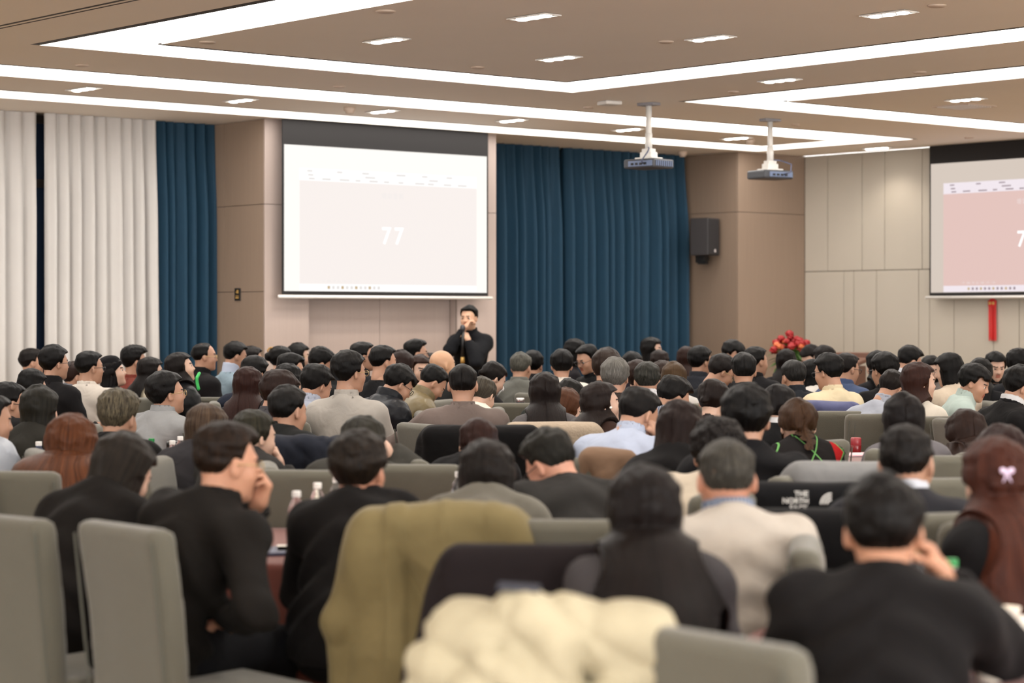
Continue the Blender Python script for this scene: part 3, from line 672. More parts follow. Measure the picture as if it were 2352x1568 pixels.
# hand: wrist at the origin, fingers along +y, palm faces -z, thumb on +x side
HANDS = {}
def hand_template(pose, h):
    k = (pose, h)
    if k in HANDS: return HANDS[k]
    curl = {'relaxed': (.35, .45, .3), 'fist': (1.25, 1.5, .9), 'half': (.75, .9, .5), 'flat': (.05, .1, .05)}[pose]
    fing = [(.030, .088, .074, .0088), (.010, .092, .082, .009), (-.010, .088, .076, .0086), (-.029, .080, .060, .0076)]
    segs = []
    for i, (x, y, L_, r) in enumerate(fing):
        p = np.array([x, y, 0.]); a = 0; c0 = i*.06*(pose != 'flat')
        for s, fr in zip(curl, (.46, .3, .24)):
            a += s+c0*.4; q = p+np.array([x*.12/.1*.1, math.cos(a), -math.sin(a)])*L_*fr; segs.append((p, q, r, r*.92)); p = q; r *= .93
    th = [((.022, .025, -.008), (.046, .058, -.018), .0125, .011)]
    t2 = np.array([.046, .058, -.018]); t3 = t2+np.array([.012-.03*(pose in ('fist', 'half')), .03, -.012-.012*(pose in ('fist', 'half'))]); th.append((t2, t3, .0105, .0088)); th.append((t3, t3+np.array([-.012*(pose in ('fist', 'half')), .022, -.006]), .009, .0078))
    def f(Q):
        d = rbox(Q, (0, .05, 0), (.04, .047, .0135), .0125); d = smin(d, cap(Q, (0, -.03, 0), (0, .02, 0), .025, .027), .03)
        g = None
        for a, b, r0, r1 in segs: e = cap(Q, a, b, r0, r1); g = e if g is None else np.minimum(g, e)
        d = smin(d, g, .008)
        for a, b, r0, r1 in th: d = smin(d, cap(Q, a, b, r0, r1), .012)
        return d
    HANDS[k] = surfnets(f, (-.06, -.06, -.11), (.1, .2, .05), h); return HANDS[k]
HR_Y = [-.12, -.06, -.035, -.012, .018, .032, .05, .13]
HR_Z = {'m': [-.088, -.078, -.03, .008, -.002, .045, .066, .066], 'f': [-.088, -.08, -.05, -.02, -.02, .03, .06, .058], 'thin': [-.085, -.075, -.03, .008, .0, .07, .098, .105]}
HAIRS = {}
def hair_template(style, h, seed):
    k = (style, h, seed)
    if k in HAIRS: return HAIRS[k]
    sd = seed*1.37+.3
    line = 'thin' if style == 'thin' else ('m' if style in ('short', 'crop', 'mid', 'curly', 'spiky', 'quiff', 'fringe') else 'f')
    tz = [-.09, -.03, .03, .09, .12]
    tt = {'short': [.001, .006, .013, .019, .021], 'crop': [.001, .003, .006, .009, .010], 'mid': [.006, .012, .020, .026, .028], 'curly': [.006, .016, .026, .034, .036], 'spiky': [.001, .007, .016, .028, .034], 'quiff': [.0, .003, .009, .022, .027], 'fringe': [.004, .014, .022, .026, .026],
          'thin': [.001, .005, .009, .009, .008], 'bob': [.016, .018, .02, .022, .022], 'long': [.014, .016, .018, .02, .02], 'wavy': [.02, .024, .026, .027, .026], 'tied': [.004, .008, .012, .014, .015], 'bun': [.004, .008, .013, .015, .016], 'braid': [.006, .012, .018, .022, .022], 'half': [.012, .014, .017, .021, .021], 'beanie': [.012, .014, .016, .02, .03], 'pony': [.004, .008, .012, .014, .015]}[style]
    def f(Q):
        x, y, z = Q[:, 0], Q[:, 1], Q[:, 2]
        hz = np.interp(y, HR_Y, HR_Z['f' if style == 'beanie' else line])
        if style == 'fringe': hz = hz-.03*sstep(y, .04, .07)
        if style == 'beanie': hz = np.interp(y, [-.12, -.03, .02, .1], [-.045, -.02, .0, .055])
        cov = sstep(z-hz, -.004, .030 if style in ('short', 'crop', 'quiff', 'spiky') else .014)
        t = np.interp(z, tz, tt)
        if style in ('quiff', 'short', 'spiky'): t = t+.009*sstep(y, .0, .08)*sstep(z, .05, .09)
        if style == 'thin': t = t*(.35+.65*sstep(np.sqrt(x*x+(y+.03)**2+0*z), .03, .07))
        if style == 'curly': t = t+.007*np.sin(x*190+sd)*np.sin(y*180+sd*2)*np.sin(z*185+sd*3)+.006*nz(Q, 90, sd)
        elif style == 'spiky': t = t+.009*np.abs(np.sin(x*95+sd+2*np.sin(z*40)))*np.abs(np.sin(y*100+sd))*sstep(z, .03, .1)+.003*nz(Q, 120, sd)
        elif style == 'beanie': t = t+.001*nz(Q, 60, sd)
        else: t = t+.0055*nz(Q, 70, sd)*sstep(z, -.06, .05)+.0022*nz(Q, 150, sd+1)*sstep(z, -.04, .03)+.0012*np.sin(np.arctan2(x, y+.03)*15+sd+2*nz(Q, 22, sd))
        d = skullf(Q)-(t*cov-.013*(1-cov))
        if style in ('bob', 'long', 'wavy', 'half'):
            L_ = {'bob': .135, 'long': .40, 'wavy': .36, 'half': .38}[style]+.02*math.sin(sd*3)
            a = np.interp(-z, [-.03, .05, .12, .2, .3, .42], {'bob': [.088, .094, .098, .09, .09, .09], 'long': [.085, .088, .090, .098, .100, .09], 'wavy': [.09, .098, .106, .128, .138, .12], 'half': [.086, .09, .096, .106, .112, .1]}[style])
            b_ = np.interp(-z, [-.03, .05, .12, .2, .3, .42], {'bob': [.09, .092, .088, .08, .08, .08], 'long': [.085, .08, .07, .055, .038, .03], 'wavy': [.09, .088, .08, .065, .05, .04], 'half': [.085, .08, .072, .06, .042, .032]}[style])
            yc = np.interp(-z, [-.03, .05, .12, .2, .3, .42], {'bob': [-.02, -.015, -.015, -.02, -.02, -.02], 'long': [-.025, -.03, -.05, -.09, -.122, -.135], 'wavy': [-.022, -.03, -.05, -.085, -.115, -.13], 'half': [-.025, -.03, -.05, -.09, -.12, -.135]}[style])
            xx = x+(0 if style in ('bob', 'long') else .010*np.sin(z*42+sd+2*np.sin(x*30)))
            th = np.arctan2(xx/a, (y-yc)/b_)
            rr = np.sqrt((xx/a)**2+((y-yc)/b_)**2)+1e-6
            e = (rr-1)*np.minimum(a, b_)
            e = e-(.0045 if style != 'wavy' else .010)*np.sin(th*(15 if style != 'wavy' else 9)+sd+1.5*nz(Q, 10, sd)+(z*14 if style == 'wavy' else 0))*sstep(-z, -.02, .1)
            e = smax(e, z-.03, .04); e = smax(e, -(z+L_+.012*np.sin(x*90+sd)), .02)
            if style in ('long', 'half', 'bob'): e = smax(e, (z+.0)*0+(y-.052), .02)
            d = smin(d, e, .03)
            face = ell(Q, (0, .118, -.045), (.063, .082, .105)); d = smax(d, -face, .015)
        if style == 'half':
            d = smin(d, cap(Q, (-.05, -.105, -.01), (.05, -.105, -.01), .012, .012), .02)
        if style in ('tied', 'pony'):
            d = smin(d, ell(Q, (0, -.115, -.02), (.024, .024, .022)), .02)
        if style == 'pony':
            g = None
            pts = [(0, -.12, -.02), (.0, -.15, -.06), (.01, -.155, -.15), (.0, -.14, -.26), (.01, -.13, -.33)]; rs = [.02, .028, .032, .028, .008]
            for i in range(4): e = cap(Q, pts[i], pts[i+1], rs[i], rs[i+1]); g = e if g is None else smin(g, e, .02)
            d = smin(d, g+.003*np.sin(x*160+z*20), .015)
        if style == 'bun':
            d = smin(d, ell(Q, (0, -.118, .03), (.042, .034, .04))-.004*np.sin(x*110+z*60), .012)
        if style == 'braid':
            g = ell(Q, (0, -.10, .03), (.06, .035, .05))-.004*np.sin(x*120-z*80)
            for i in range(7):
                z0 = .0-i*.032; s = 1 if i % 2 else -1; y0 = -.115-.003*i
                g = smin(g, ell((Q-np.array([s*.010, y0, z0], np.float32))@Ry(s*.6).astype(np.float32), (0, 0, 0), (.034-.0025*i, .026-.001*i, .022)), .006)
            d = smin(d, g, .01)
        return d
    lo, hi = (-.13, -.16, -.13), (.13, .15, .165)
    if style in ('long', 'wavy', 'half', 'pony', 'bob', 'braid'): lo = (-.17, -.2, {'bob': -.18, 'braid': -.26}.get(style, -.47)); hi = (.17, .15, .165)
    vs, q = surfnets(f, lo, hi, h)
    st = np.stack([np.arctan2(vs[:, 0], vs[:, 1]+.045)*.6*(np.sqrt(vs[:, 0]**2+(vs[:, 1]+.045)**2) > .0)+seed, np.sqrt(vs[:, 0]**2+(vs[:, 1]+.03)**2)*2+vs[:, 2]*1.5, vs[:, 2]*.3], 1)
    HAIRS[k] = (vs, q, st.astype(np.float32)); return HAIRS[k]
GL = {}
def glasses_mesh(dark=True):
    if dark in GL: return GL[dark]
    bm = bmesh.new(); r = .0019
    for s in (-1, 1):
        pts = [Vector((s*.033+.0225*math.cos(a)*(1 if abs(math.cos(a)) < .9 else .97), .102, -.002+.0175*math.sin(a))) for a in [2*math.pi*i/14 for i in range(14)]]
        for i in range(14): add_cyl(bm, pts[i], pts[(i+1) % 14], r, n=6)
        add_cyl(bm, (s*.055, .101, .004), (s*.078, .088, .006), r, n=6); add_cyl(bm, (s*.078, .088, .006), (s*.083, -.008, .004), r, n=6); add_cyl(bm, (s*.083, -.008, .004), (s*.083, -.022, -.012), r, n=6)
    add_cyl(bm, (-.011, .104, 0), (.011, .104, 0), r, n=6)
    me = bm_mesh('glasses', bm, True); me.materials.append(mat('spectacle_black', (24, 24, 28), .3) if dark else mat('spectacle_gold', (190, 165, 120), .3, metal=.8)); GL[dark] = me; return me
M_lip = {}; M_brow = mat('eyebrow_dark', (34, 25, 22), .7); M_eye = mat('eye_white', (214, 208, 200), .3)
SK = {'m': (168, 127, 104), 'f': (194, 158, 138)}
PEOPLE = []; SHOE = {}
def person(px, top, D, baz, haz, pitch, sex, hair, hcol, kind, tcol, label, roll=0, glasses=None, arms=('table', 'table'), build=1.0, slean=0, hseed=None, skin=None, hi=None, collar=None, hs=1.0, s0=None, tg={}, hands='relaxed', stand=False, group=None, mask=False, maxlean=62, minlean=4, mod=None, legcol=(24, 24, 28), dz=0):
    """px,top: image position of the crown; D distance; baz/haz: azimuth of body/head (0 = away from the camera, + = to the right)"""
    f = 1.0 if sex == 'f' else 0.0; hicol = hi
    seed = hseed if hseed is not None else (len(PEOPLE)*7) % 5
    topoff = {'bald': .117, 'crop': .127, 'thin': .127, 'long': .137, 'bob': .137, 'tied': .132, 'bun': .133, 'pony': .132, 'spiky': .148, 'curly': .15, 'quiff': .142, 'beanie': .144}.get(hair, .14)*hs
    zt = CH-(top-HY)/F*D; zc = zt-topoff*(math.cos(math.radians(min(abs(pitch), 60)))*.55+.45); xw = (px-CX)/F*D
    near = D < 9.6; far = D > 16.2
    HP = (.9 if stand else .55)
    s = s0 or (1.0 if sex == 'f' else 1.05); full = .615*s; dzn = zc-(HP+dz); pr = math.radians(pitch); fwdh = .03-.10*math.sin(pr)
    dz0 = dzn+.0*fwdh
    ratio = dz0/full
    if ratio > math.cos(math.radians(minlean)):
        s = dz0/(.615*math.cos(math.radians(minlean))); s = min(s, 1.22); full = .615*s; ratio = min(.9999, dz0/full)
    lean = max(math.radians(minlean), math.acos(max(-1, min(1, ratio)))); lean = min(lean, math.radians(maxlean))
    pel = np.array([0, -.02, HP+dz]); sl = math.radians(slean)
    RT = Rx(-lean*.92)@Ry(sl)
    w = build*(1.0 if sex == 'm' else .88)*min(s, 1.1)
    def T(p): p = np.array(p, float); return pel+RT@np.array([p[0], p[1]-.10*(p[2]/.5)*(1-p[2]/.55)*(lean > .25)*1.2, p[2]])
    nb = T((0, -.01, .47*s)); rel = math.radians(haz-baz)
    RH = Rz(-rel)@Rx(pr)@Ry(math.radians(roll))
    hc = np.array([0, 0, 0.]); hyaw = Rz(-rel*.5)
    hc = nb+hyaw@np.array([0, fwdh+.035*math.sin(lean), 0])+np.array([0, 0, 1])*max(.06, (zc-nb[2]) if abs(zc-nb[2]) < .18 else .15)
    hc[2] = zc
    # world placement
    a = math.radians(baz); ca, sa = math.cos(a), math.sin(a)
    ox = xw-(hc[0]*ca+hc[1]*sa); oy = D-(-hc[0]*sa+hc[1]*ca)
    root = empty('person', (ox, oy, 0), -a); tag(root, label, 'person', group)
    PEOPLE.append((root, px, D, baz, label, lean))
    # joints
    shl = {}; arm = {}
    for sd, nm in ((-1, 0), (1, 1)):
        S = T((sd*.163*w/1.0, 0, .402*s)); tgt = arms[nm]
        if nm in tg or tgt in ('chin', 'cheek', 'brow'):
            off = tg.get(nm, {'chin': (sd*.02, .115, -.13), 'cheek': (sd*.085, .06, -.10), 'brow': (sd*.06, .10, .03)}.get(tgt))
            Wt = hc+Rz(-rel)@np.array(off) if tgt != 'abs' else np.array(off); pole = np.array([sd*.7, .2, -1.])
        elif tgt == 'table': Wt = np.array([sd*.13, max(.34, S[1]+.30), .80 if not stand else 1.2]); pole = np.array([sd*.5, -.3, -.9])
        elif tgt == 'lap': Wt = np.array([sd*.1, .26, .66]); pole = np.array([sd*.8, -.5, -.4])
        elif tgt == 'hip': Wt = np.array([sd*.2, .10, .66]); pole = np.array([sd*1., -.6, .1])
        elif tgt == 'out': Wt = np.array([sd*.42, .42, .82]); pole = np.array([sd*.8, -.4, -.5])
        E, W_ = ik(S, Wt, .285*s, .25*s, pole); arm[sd] = (S, E, W_)
    hipz = HP+dz
    legs = []
    for sd in (-1, 1):
        if stand: legs.append([(sd*.09, 0, hipz-.02), (sd*.11, .03, .48), (sd*.12, 0, .09), (sd*.14, .13, .05)])
        else: legs.append([(sd*.09, 0, hipz-.02), (sd*.13, .42, .52), (sd*.13, .42, .10), (sd*.14, .56, .05)])
    RTi = RT.astype(np.float32)
    def torso(Q):
        q = (Q-pel.astype(np.float32))@RTi
        q = q.copy()
        if lean > .25: zz = np.clip(q[:, 2]/.5, 0, 1.1); q[:, 1] += .12*zz*(1-zz*.909)
        d = ell(q, (0, -.0, 0), (.165*w+.01*f, .125, .13)); d = smin(d, ell(q, (0, .005, .17*s), ((.142-.012*f)*w, .108, .17)), .10)
        d = smin(d, ell(q, (0, -.005, .33*s), (.158*w, .108, .17)), .09)
        d = smin(d, cap(q, (-.148*w, -.005, .392*s), (.148*w, -.005, .392*s), .062, .062), .06)
        for sd in (-1, 1): d = smin(d, cap(q, (0, -.02, .470*s), (sd*.13*w, -.01, .405*s), .050, .043), .05)
        if f: d = smin(d, ell(q, (0, .085, .30*s), (.12, .055, .075)), .05)
        return d, q
    def armsf(Q, infl=0):
        g = None
        for sd in (-1, 1):
            S, E, W_ = arm[sd]; e = smin(cap(Q, S, E, (.056-.008*f)*min(w, 1.15), .043-.005*f), cap(Q, E, W_, .043-.005*f, .029-.003*f), .03)
            g = e if g is None else np.minimum(g, e)
        return g
    def legsf(Q):
        g = None
        for l in legs:
            e = smin(cap(Q, l[0], l[1], .088, .062), cap(Q, l[1], l[2], .06, .042), .04); e = smin(e, cap(Q, l[2], l[3], .045, .035), .03); g = e if g is None else smin(g, e, .03)
        return g
    hb = .0145 if near else (.029 if far else .023)
    pts = np.array([p for sd in (-1, 1) for p in arm[sd]]+[pel, nb, hc]); lo = np.minimum(pts.min(0)-.17, (-.26, -.22, 9)); hi = np.maximum(pts.max(0)+.15, (.26, .2, 0))
    neck0 = nb+np.array([0, -.005, -.05]); neck1 = hc+RH@np.array([0, -.022, -.05]); nr = .056-.010*f
    # --- body (skin): trunk, limbs, head and hands in one object
    lob = lo.copy(); lob[2] = .0; hib = np.array([hi[0], max(hi[1], .68), hi[2]])
    def bodyf(Q):
        d, _ = torso(Q); d = d+.014; d = smin(d, armsf(Q)+.003, .02); d = smin(d, legsf(Q)+.012, .05); d = smin(d, cap(Q, neck0, neck1, nr+.004, nr), .035); return d
    bv, bq = surfnets(bodyf, lob, hib, max(hb*1.4, .03))
    hv, hq, hm = head_template(f, .006 if near else (.0105 if far else .0082))
    hv2 = (hv*hs*(1-.04*f))@RH.T+hc
    V_ = [bv, hv2]; Q_ = [bq, hq+len(bv)]; MI = [np.zeros(len(bq), int), hm]; n = len(bv)+len(hv2)
    for sd in (-1, 1):
        S, E, W_ = arm[sd]; hnd = hands if isinstance(hands, str) else hands[0 if sd < 0 else 1]
        v, q = hand_template(hnd, .006 if near else (.0088 if far else .0078))
        y_ = W_-E; y_ = y_/np.linalg.norm(y_); tgt = arms[0 if sd < 0 else 1]
        if tgt in ('chin', 'cheek', 'brow'):
            y_ = y_*.5+np.array([-sd*.25, .0, .6]); y_ /= np.linalg.norm(y_); zz = (W_-hc)*np.array([1, 1, .2]); zz = zz/np.linalg.norm(zz)
        else: zz = np.array([0, -.2, 1.]); y_ = y_+np.array([0, 0, -y_[2]*.7 if tgt == 'table' else 0]); y_ /= np.linalg.norm(y_)
        x_ = np.cross(y_, zz); x_ /= np.linalg.norm(x_); zz = np.cross(x_, y_); vv = v.copy()
        B = np.stack([x_, y_, zz], 1)
        if sd > 0: vv[:, 0] *= -1; q = q[:, ::-1]
        hsz = .98 if sex == 'm' else .88
        V_.append((vv*hsz)@B.T+W_); Q_.append(q+n); MI.append(np.zeros(len(q), int)); n += len(v)
    sc = tuple(int(v*.9) for v in skin) if skin else SK[sex]
    lipc = tuple(int(c_*k_) for c_, k_ in zip(sc, (.86, .66, .64)))
    link('body', np_mesh('body', np.concatenate(V_), np.concatenate(Q_), midx=np.concatenate(MI)), root, [skin_mat(sc), mat('lips_%d' % sc[0], lipc, .45), M_brow, M_eye])
    # --- clothing
    sd0 = len(PEOPLE)*.71; lnghair = hair in ('long', 'wavy', 'half', 'bob')
    infl, fold, ff = {'suit': (.018, .009, 11), 'shirt': (.012, .008, 15), 'sweater': (.016, .006, 12), 'puffer': (.030, .004, 12), 'argyle': (.017, .003, 12), 'stripe': (.012, .005, 15), 'coat': (.026, .007, 9), 'tee': (.012, .005, 14), 'fur': (.03, .004, 12)}[kind]
    zhem = hipz-.06-(.14 if kind == 'coat' else 0)
    def topf(Q):
        d, q = torso(Q); am = armsf(Q)
        if kind in ('suit', 'coat'):
            for sd in (-1, 1): d = smin(d, ell(q, (sd*.160*w, -.0, .408*s), (.052, .062, .042)), .04)
            d = smin(d, ell(q, (0, -.03, .0), (.175*w, .135, .16)), .06)
        elif kind == 'sweater': d = smin(d, ell(q, (0, 0, .0), (.17*w, .135, .1)), .05)
        g = smin(d, am-.004, .045)-infl
        fn = np.abs(np.sin(q[:, 2]*ff*2+q[:, 0]*ff*1.2*np.sign(q[:, 0])+2.2*nz(Q, ff*.5, sd0)+sd0))
        fold_ = fold*(1.7 if near else 1)
        g = g+fold_*(1-2*fn*fn)*.6-fold*.5*nz(Q, ff*1.2, sd0+2)
        if kind == 'puffer': # quilted baffles across trunk and along sleeves
            g = g-.009*np.abs(np.sin(q[:, 2]*math.pi/.062))
        nk = cap(Q, neck0, neck1, nr+.012, nr+.008)
        g = smax(g, -(cap(Q, neck0+(neck1-neck0)*.33, neck1+(neck1-neck0)*.5, nr+.007, nr+.01)), .006)
        g = smax(g, zhem-Q[:, 2], .02)
        for sd in (-1, 1):
            S, E, W_ = arm[sd]; u = (W_-E)/np.linalg.norm(W_-E)
            if kind == 'tee':
                u = (E-S)/np.linalg.norm(E-S); pc = S+(E-S)*.7; near_ = cap(Q, pc, W_, .075, .06); g = smax(g, -near_, .01)
            else:
                t_ = (Q-(W_-u*.015).astype(np.float32))@u.astype(np.float32); g = np.where(np.sqrt(((Q-W_.astype(np.float32))**2).sum(1)) < .09, smax(g, t_, .008), g)
        if mod == 'vest' or kind == 'argyle':
            for sd in (-1, 1): S, E, W_ = arm[sd]; g = smax(g, -cap(Q, S+(S-E)*-.12, W_, .085, .07), .01)
        return g
    tv, tq = surfnets(topf, (lo[0], lo[1]-.02, zhem-.03), (hi[0], hi[1], min(hi[2], nb[2]+.16)), hb)
    mk = 'puffer' if kind == 'puffer' else ('sweater' if kind == 'sweater' else ('argyle' if kind == 'argyle' else ('stripe' if kind == 'stripe' else ('fur' if kind == 'fur' else ('suit' if kind in ('suit', 'coat') else 'plain')))))
    nm = {'suit': 'jacket', 'coat': 'coat', 'shirt': 'shirt', 'stripe': 'shirt', 'sweater': 'sweater', 'puffer': 'jacket', 'argyle': 'vest', 'tee': 'shirt', 'fur': 'coat'}[kind]
    link(nm, np_mesh(nm, tv, tq), root, cloth_mat(tcol, kind=mk))
    def colf_(k, r0, r1):
        nu = ((neck1-neck0)/np.linalg.norm(neck1-neck0)).astype(np.float32); Ln = float(np.linalg.norm(neck1-neck0))
        def colf(Q):
            e = smax(cap(Q, neck0, neck0+(neck1-neck0)*(k+.02), nr+r0, nr+r1), -(cap(Q, neck0, neck1, nr+.004, nr+.006)), .005)
            fr = (Q-neck0.astype(np.float32))@RTi[:, 1]       # collars dip open towards the front
            return smax(e, (Q-neck0.astype(np.float32))@nu-k*Ln+.30*np.maximum(fr, 0), .004)
        return colf
    if kind != 'tee' and not lnghair:
        k_ = {'suit': .80, 'coat': .82, 'shirt': .92, 'stripe': .92, 'puffer': .95, 'sweater': .72, 'argyle': .3, 'fur': .8}[kind]
        tk = {'suit': (.036, .020), 'coat': (.036, .022), 'puffer': (.044, .036)}.get(kind, (.028, .016))
        cv_, cq_ = surfnets(colf_(k_, *tk), neck0-np.array([.12, .12, .1]), neck1+np.array([.12, .12, .03]), .009 if near else .0105)
        link('collar', np_mesh('collar', cv_, cq_), root, cloth_mat(tcol, kind=mk))
    if kind == 'argyle' or collar:
        cc = collar or (226, 222, 214)
        colf = colf_(.94, .026, .020)
        cv_, cq_ = surfnets(colf, neck0-np.array([.11, .11, .1]), neck1+np.array([.11, .11, .03]), .009)
        link('shirt_collar', np_mesh('shirt_collar', cv_, cq_), root, cloth_mat(cc, kind='stripe' if collar == (150, 158, 170) else 'plain'))
    if kind == 'argyle':
        sv, sq = surfnets(lambda Q: armsf(Q)-.013+.004*nz(Q, 16, 1), (lo[0], lo[1], .5), hi, .016); link('sleeve', np_mesh('sleeve', sv, sq), root, cloth_mat((226, 220, 212)))
    lv, lq = surfnets(lambda Q: smin(legsf(Q), ell(Q, (0, -.02, hipz-.01), (.17*w, .13, .12)), .06)-.012, (-.3, -.22, .09), (.3, .7, hipz+.14), .042 if not near else .028)
    link('trousers', np_mesh('trousers', lv, lq), root, cloth_mat(legcol))
    for l_ in legs:
        if 'shoe' not in SHOE:
            v_, q_ = surfnets(lambda Q: smax(smin(ell(Q, (0, .02, .035), (.052, .10, .05)), ell(Q, (0, .13, .02), (.05, .09, .042)), .04)-.004, -Q[:, 2]-.045, .01), (-.08, -.12, -.06), (.08, .26, .12), .02)
            SHOE['shoe'] = np_mesh('shoe', v_, q_); SHOE['shoe'].materials.append(mat('shoe_black', (22, 20, 20), .35))
        o_ = link('shoe', SHOE['shoe'], root); o_.location = (l_[2][0], l_[2][1]-.01, .046)
    # --- hair
    if hair != 'bald':
        v, q, st = hair_template(hair, (.0062 if near else (.0118 if far else .0092)), seed % 3)
        v0 = v*hs*(1-.03*f)
        HV = v0@RH.T+hc
        if hair in ('long', 'wavy', 'half', 'pony', 'bob', 'braid'):
            pv = np.array([0, -.03, -.1]); RB = Rx(-min(lean, .6)*.8)@Rz(-rel*.55) if hair != 'bob' else RH
            piv = hc+RH@pv; wgt = sstep(-v0[:, 2], .04, .2)[:, None]; BV = (v0-pv)@RB.T+piv
            HV = HV*(1-wgt)+BV*wgt
            def pushf(Q): return smin(smin(torso(Q)[0], armsf(Q), .06), cap(Q, neck0, neck1, nr-.01, nr-.014), .05)-infl-.004
            for _ in range(0 if hair == 'bob' else 6):   # lay the hair on top of the clothing
                low = HV[:, 2] < hc[2]-.02; L_ = HV[low]
                if len(L_) == 0: break
                Lf = L_.astype(np.float32); d0 = pushf(Lf); e_ = .004
                g_ = np.stack([pushf(Lf+np.eye(3, dtype=np.float32)[i]*e_)-d0 for i in range(3)], 1)/e_
                g_ /= np.linalg.norm(g_, axis=1)[:, None]+1e-6
                push = np.clip(.02-d0, 0, .09)[:, None]; HV[low] = L_+g_*push*.8
            ea = np.concatenate([q[:, 0], q[:, 1], q[:, 2], q[:, 3]]); eb = np.concatenate([q[:, 1], q[:, 2], q[:, 3], q[:, 0]])
            lowm = HV[:, 2] < hc[2]-.03; cn_ = np.bincount(ea, minlength=len(HV))+np.bincount(eb, minlength=len(HV))+1e-6
            for _ in range(3):
                av = np.stack([(np.bincount(ea, HV[eb, i], len(HV))+np.bincount(eb, HV[ea, i], len(HV)))/cn_ for i in range(3)], 1)
                HV[lowm] = HV[lowm]*.45+av[lowm]*.55
        me = np_mesh('hair', HV, q); at = me.attributes.new('strand', 'FLOAT_VECTOR', 'POINT'); at.data.foreach_set('vector', st.ravel())
        nmh = 'beanie' if hair == 'beanie' else 'hair'
        link(nmh, me, root, cloth_mat(hcol, kind='sweater') if hair == 'beanie' else hair_mat(hcol, hicol, short=hair in ('short', 'crop', 'mid', 'curly', 'spiky', 'quiff', 'fringe', 'thin')))
        if hair == 'beanie':
            v, q, st = hair_template('long', .0085, 1); HV = (v*.96)@RH.T+hc; me = np_mesh('hair', HV, q); at = me.attributes.new('strand', 'FLOAT_VECTOR', 'POINT'); at.data.foreach_set('vector', st.ravel()); link('hair', me, root, hair_mat((26, 20, 20)))
    M4 = Matrix([[*RH[0], hc[0]], [*RH[1], hc[1]], [*RH[2], hc[2]], [0, 0, 0, 1]]) @ Matrix.Scale(hs, 4)
    if glasses:
        o = link('glasses', glasses_mesh(glasses == 'dark'), root); o.matrix_local = M4
    if mask:
        v, q = surfnets(lambda Q: smax(smax(np.abs(headf(Q)-.006)-.002, ell(Q, (0, .09, -.052), (.06, .05, .05)), .004), -Q[:, 1]+.045, .004), (-.07, .03, -.12), (.07, .13, .01), .006)
        link('face_mask', np_mesh('face_mask', v@RH.T+hc, q), root, mat('mask_white', (228, 228, 228), .8))
    return root, hc, RH, arm
# ================================================================== CHAIRS
M_ch = mat('grey_green_upholstery', (90, 87, 76), .9, var=.07, scale=9, bump=.5, bscale=330, sheen=.3)
M_pipe = mat('upholstery_seam', (82, 82, 74), .9); M_leg = mat('dark_chair_leg', (38, 30, 26), .45)
CHH = .99
def make_chair():
    root = empty('banquet_chair')
    def bk(Q):  # facing +y
        q = Q.copy(); q[:, 1] = Q[:, 1]+.235+.10*(Q[:, 2]-.45)*sstep(Q[:, 2], .4, 1.0)
        wv = .225-.006*np.cos((Q[:, 2]-.4)*5)
        q[:, 0] = Q[:, 0]*(.225/wv)
        return rbox(q, (0, 0, .70), (.228, .045, .29), .033)-.004*sstep(-np.abs(Q[:, 0]), -.2, 0)*np.sin(np.clip((Q[:, 2]-.42)/.57, 0, 1)*math.pi)
    v, q = surfnets(bk, (-.27, -.38, .38), (.27, -.14, 1.02), .0165); link('backrest', np_mesh('backrest', v, q), root, M_ch)
    v, q = surfnets(lambda Q: rbox(Q, (0, .03, .435), (.232, .235, .055), .03)-.006*sstep(-np.abs(Q[:, 0]), -.2, 0)*sstep(-np.abs(Q[:, 1]-.03), -.2, 0), (-.27, -.24, .36), (.27, .3, .52), .02); link('seat', np_mesh('seat', v, q), root, M_ch)
    for x in (-.224, .224):
        bm = bmesh.new(); add_cyl(bm, (x, -.277, .46), (x, -.331, .95), .004, n=5); link('piping', bm_mesh('piping', bm), root, M_pipe)
    for x in (-.19, .19):
        for y, y2 in ((.22, .23), (-.22, -.3)):
            bm = bmesh.new(); add_cyl(bm, (x, y2, 0), (x, y, .385), .016, .024, n=8); link('leg', bm_mesh('leg', bm), root, M_leg)
    return root
CH0 = None; CHAIRS = []
def chair(x, y, az, label, group='grey upholstered banquet chairs', rz=0.0):
    global CH0
    if CH0 is None: o = CH0 = make_chair()
    else: o = copy_tree(CH0)
    o.location = (x, y, 0); o.rotation_euler = (0, 0, -math.radians(az)); tag(o, label, 'chair', group); CHAIRS.append(o); return o
def chair_px(px, top, az, label, D=None, zt=CHH):
    """px: centre of the top of the backrest"""
    D = D or (CH-zt)*F/(top-HY); x = (px-CX)/F*D; a = math.radians(az); by = -.29
    return chair(x-by*math.sin(a), D-by*math.cos(a), az, label)
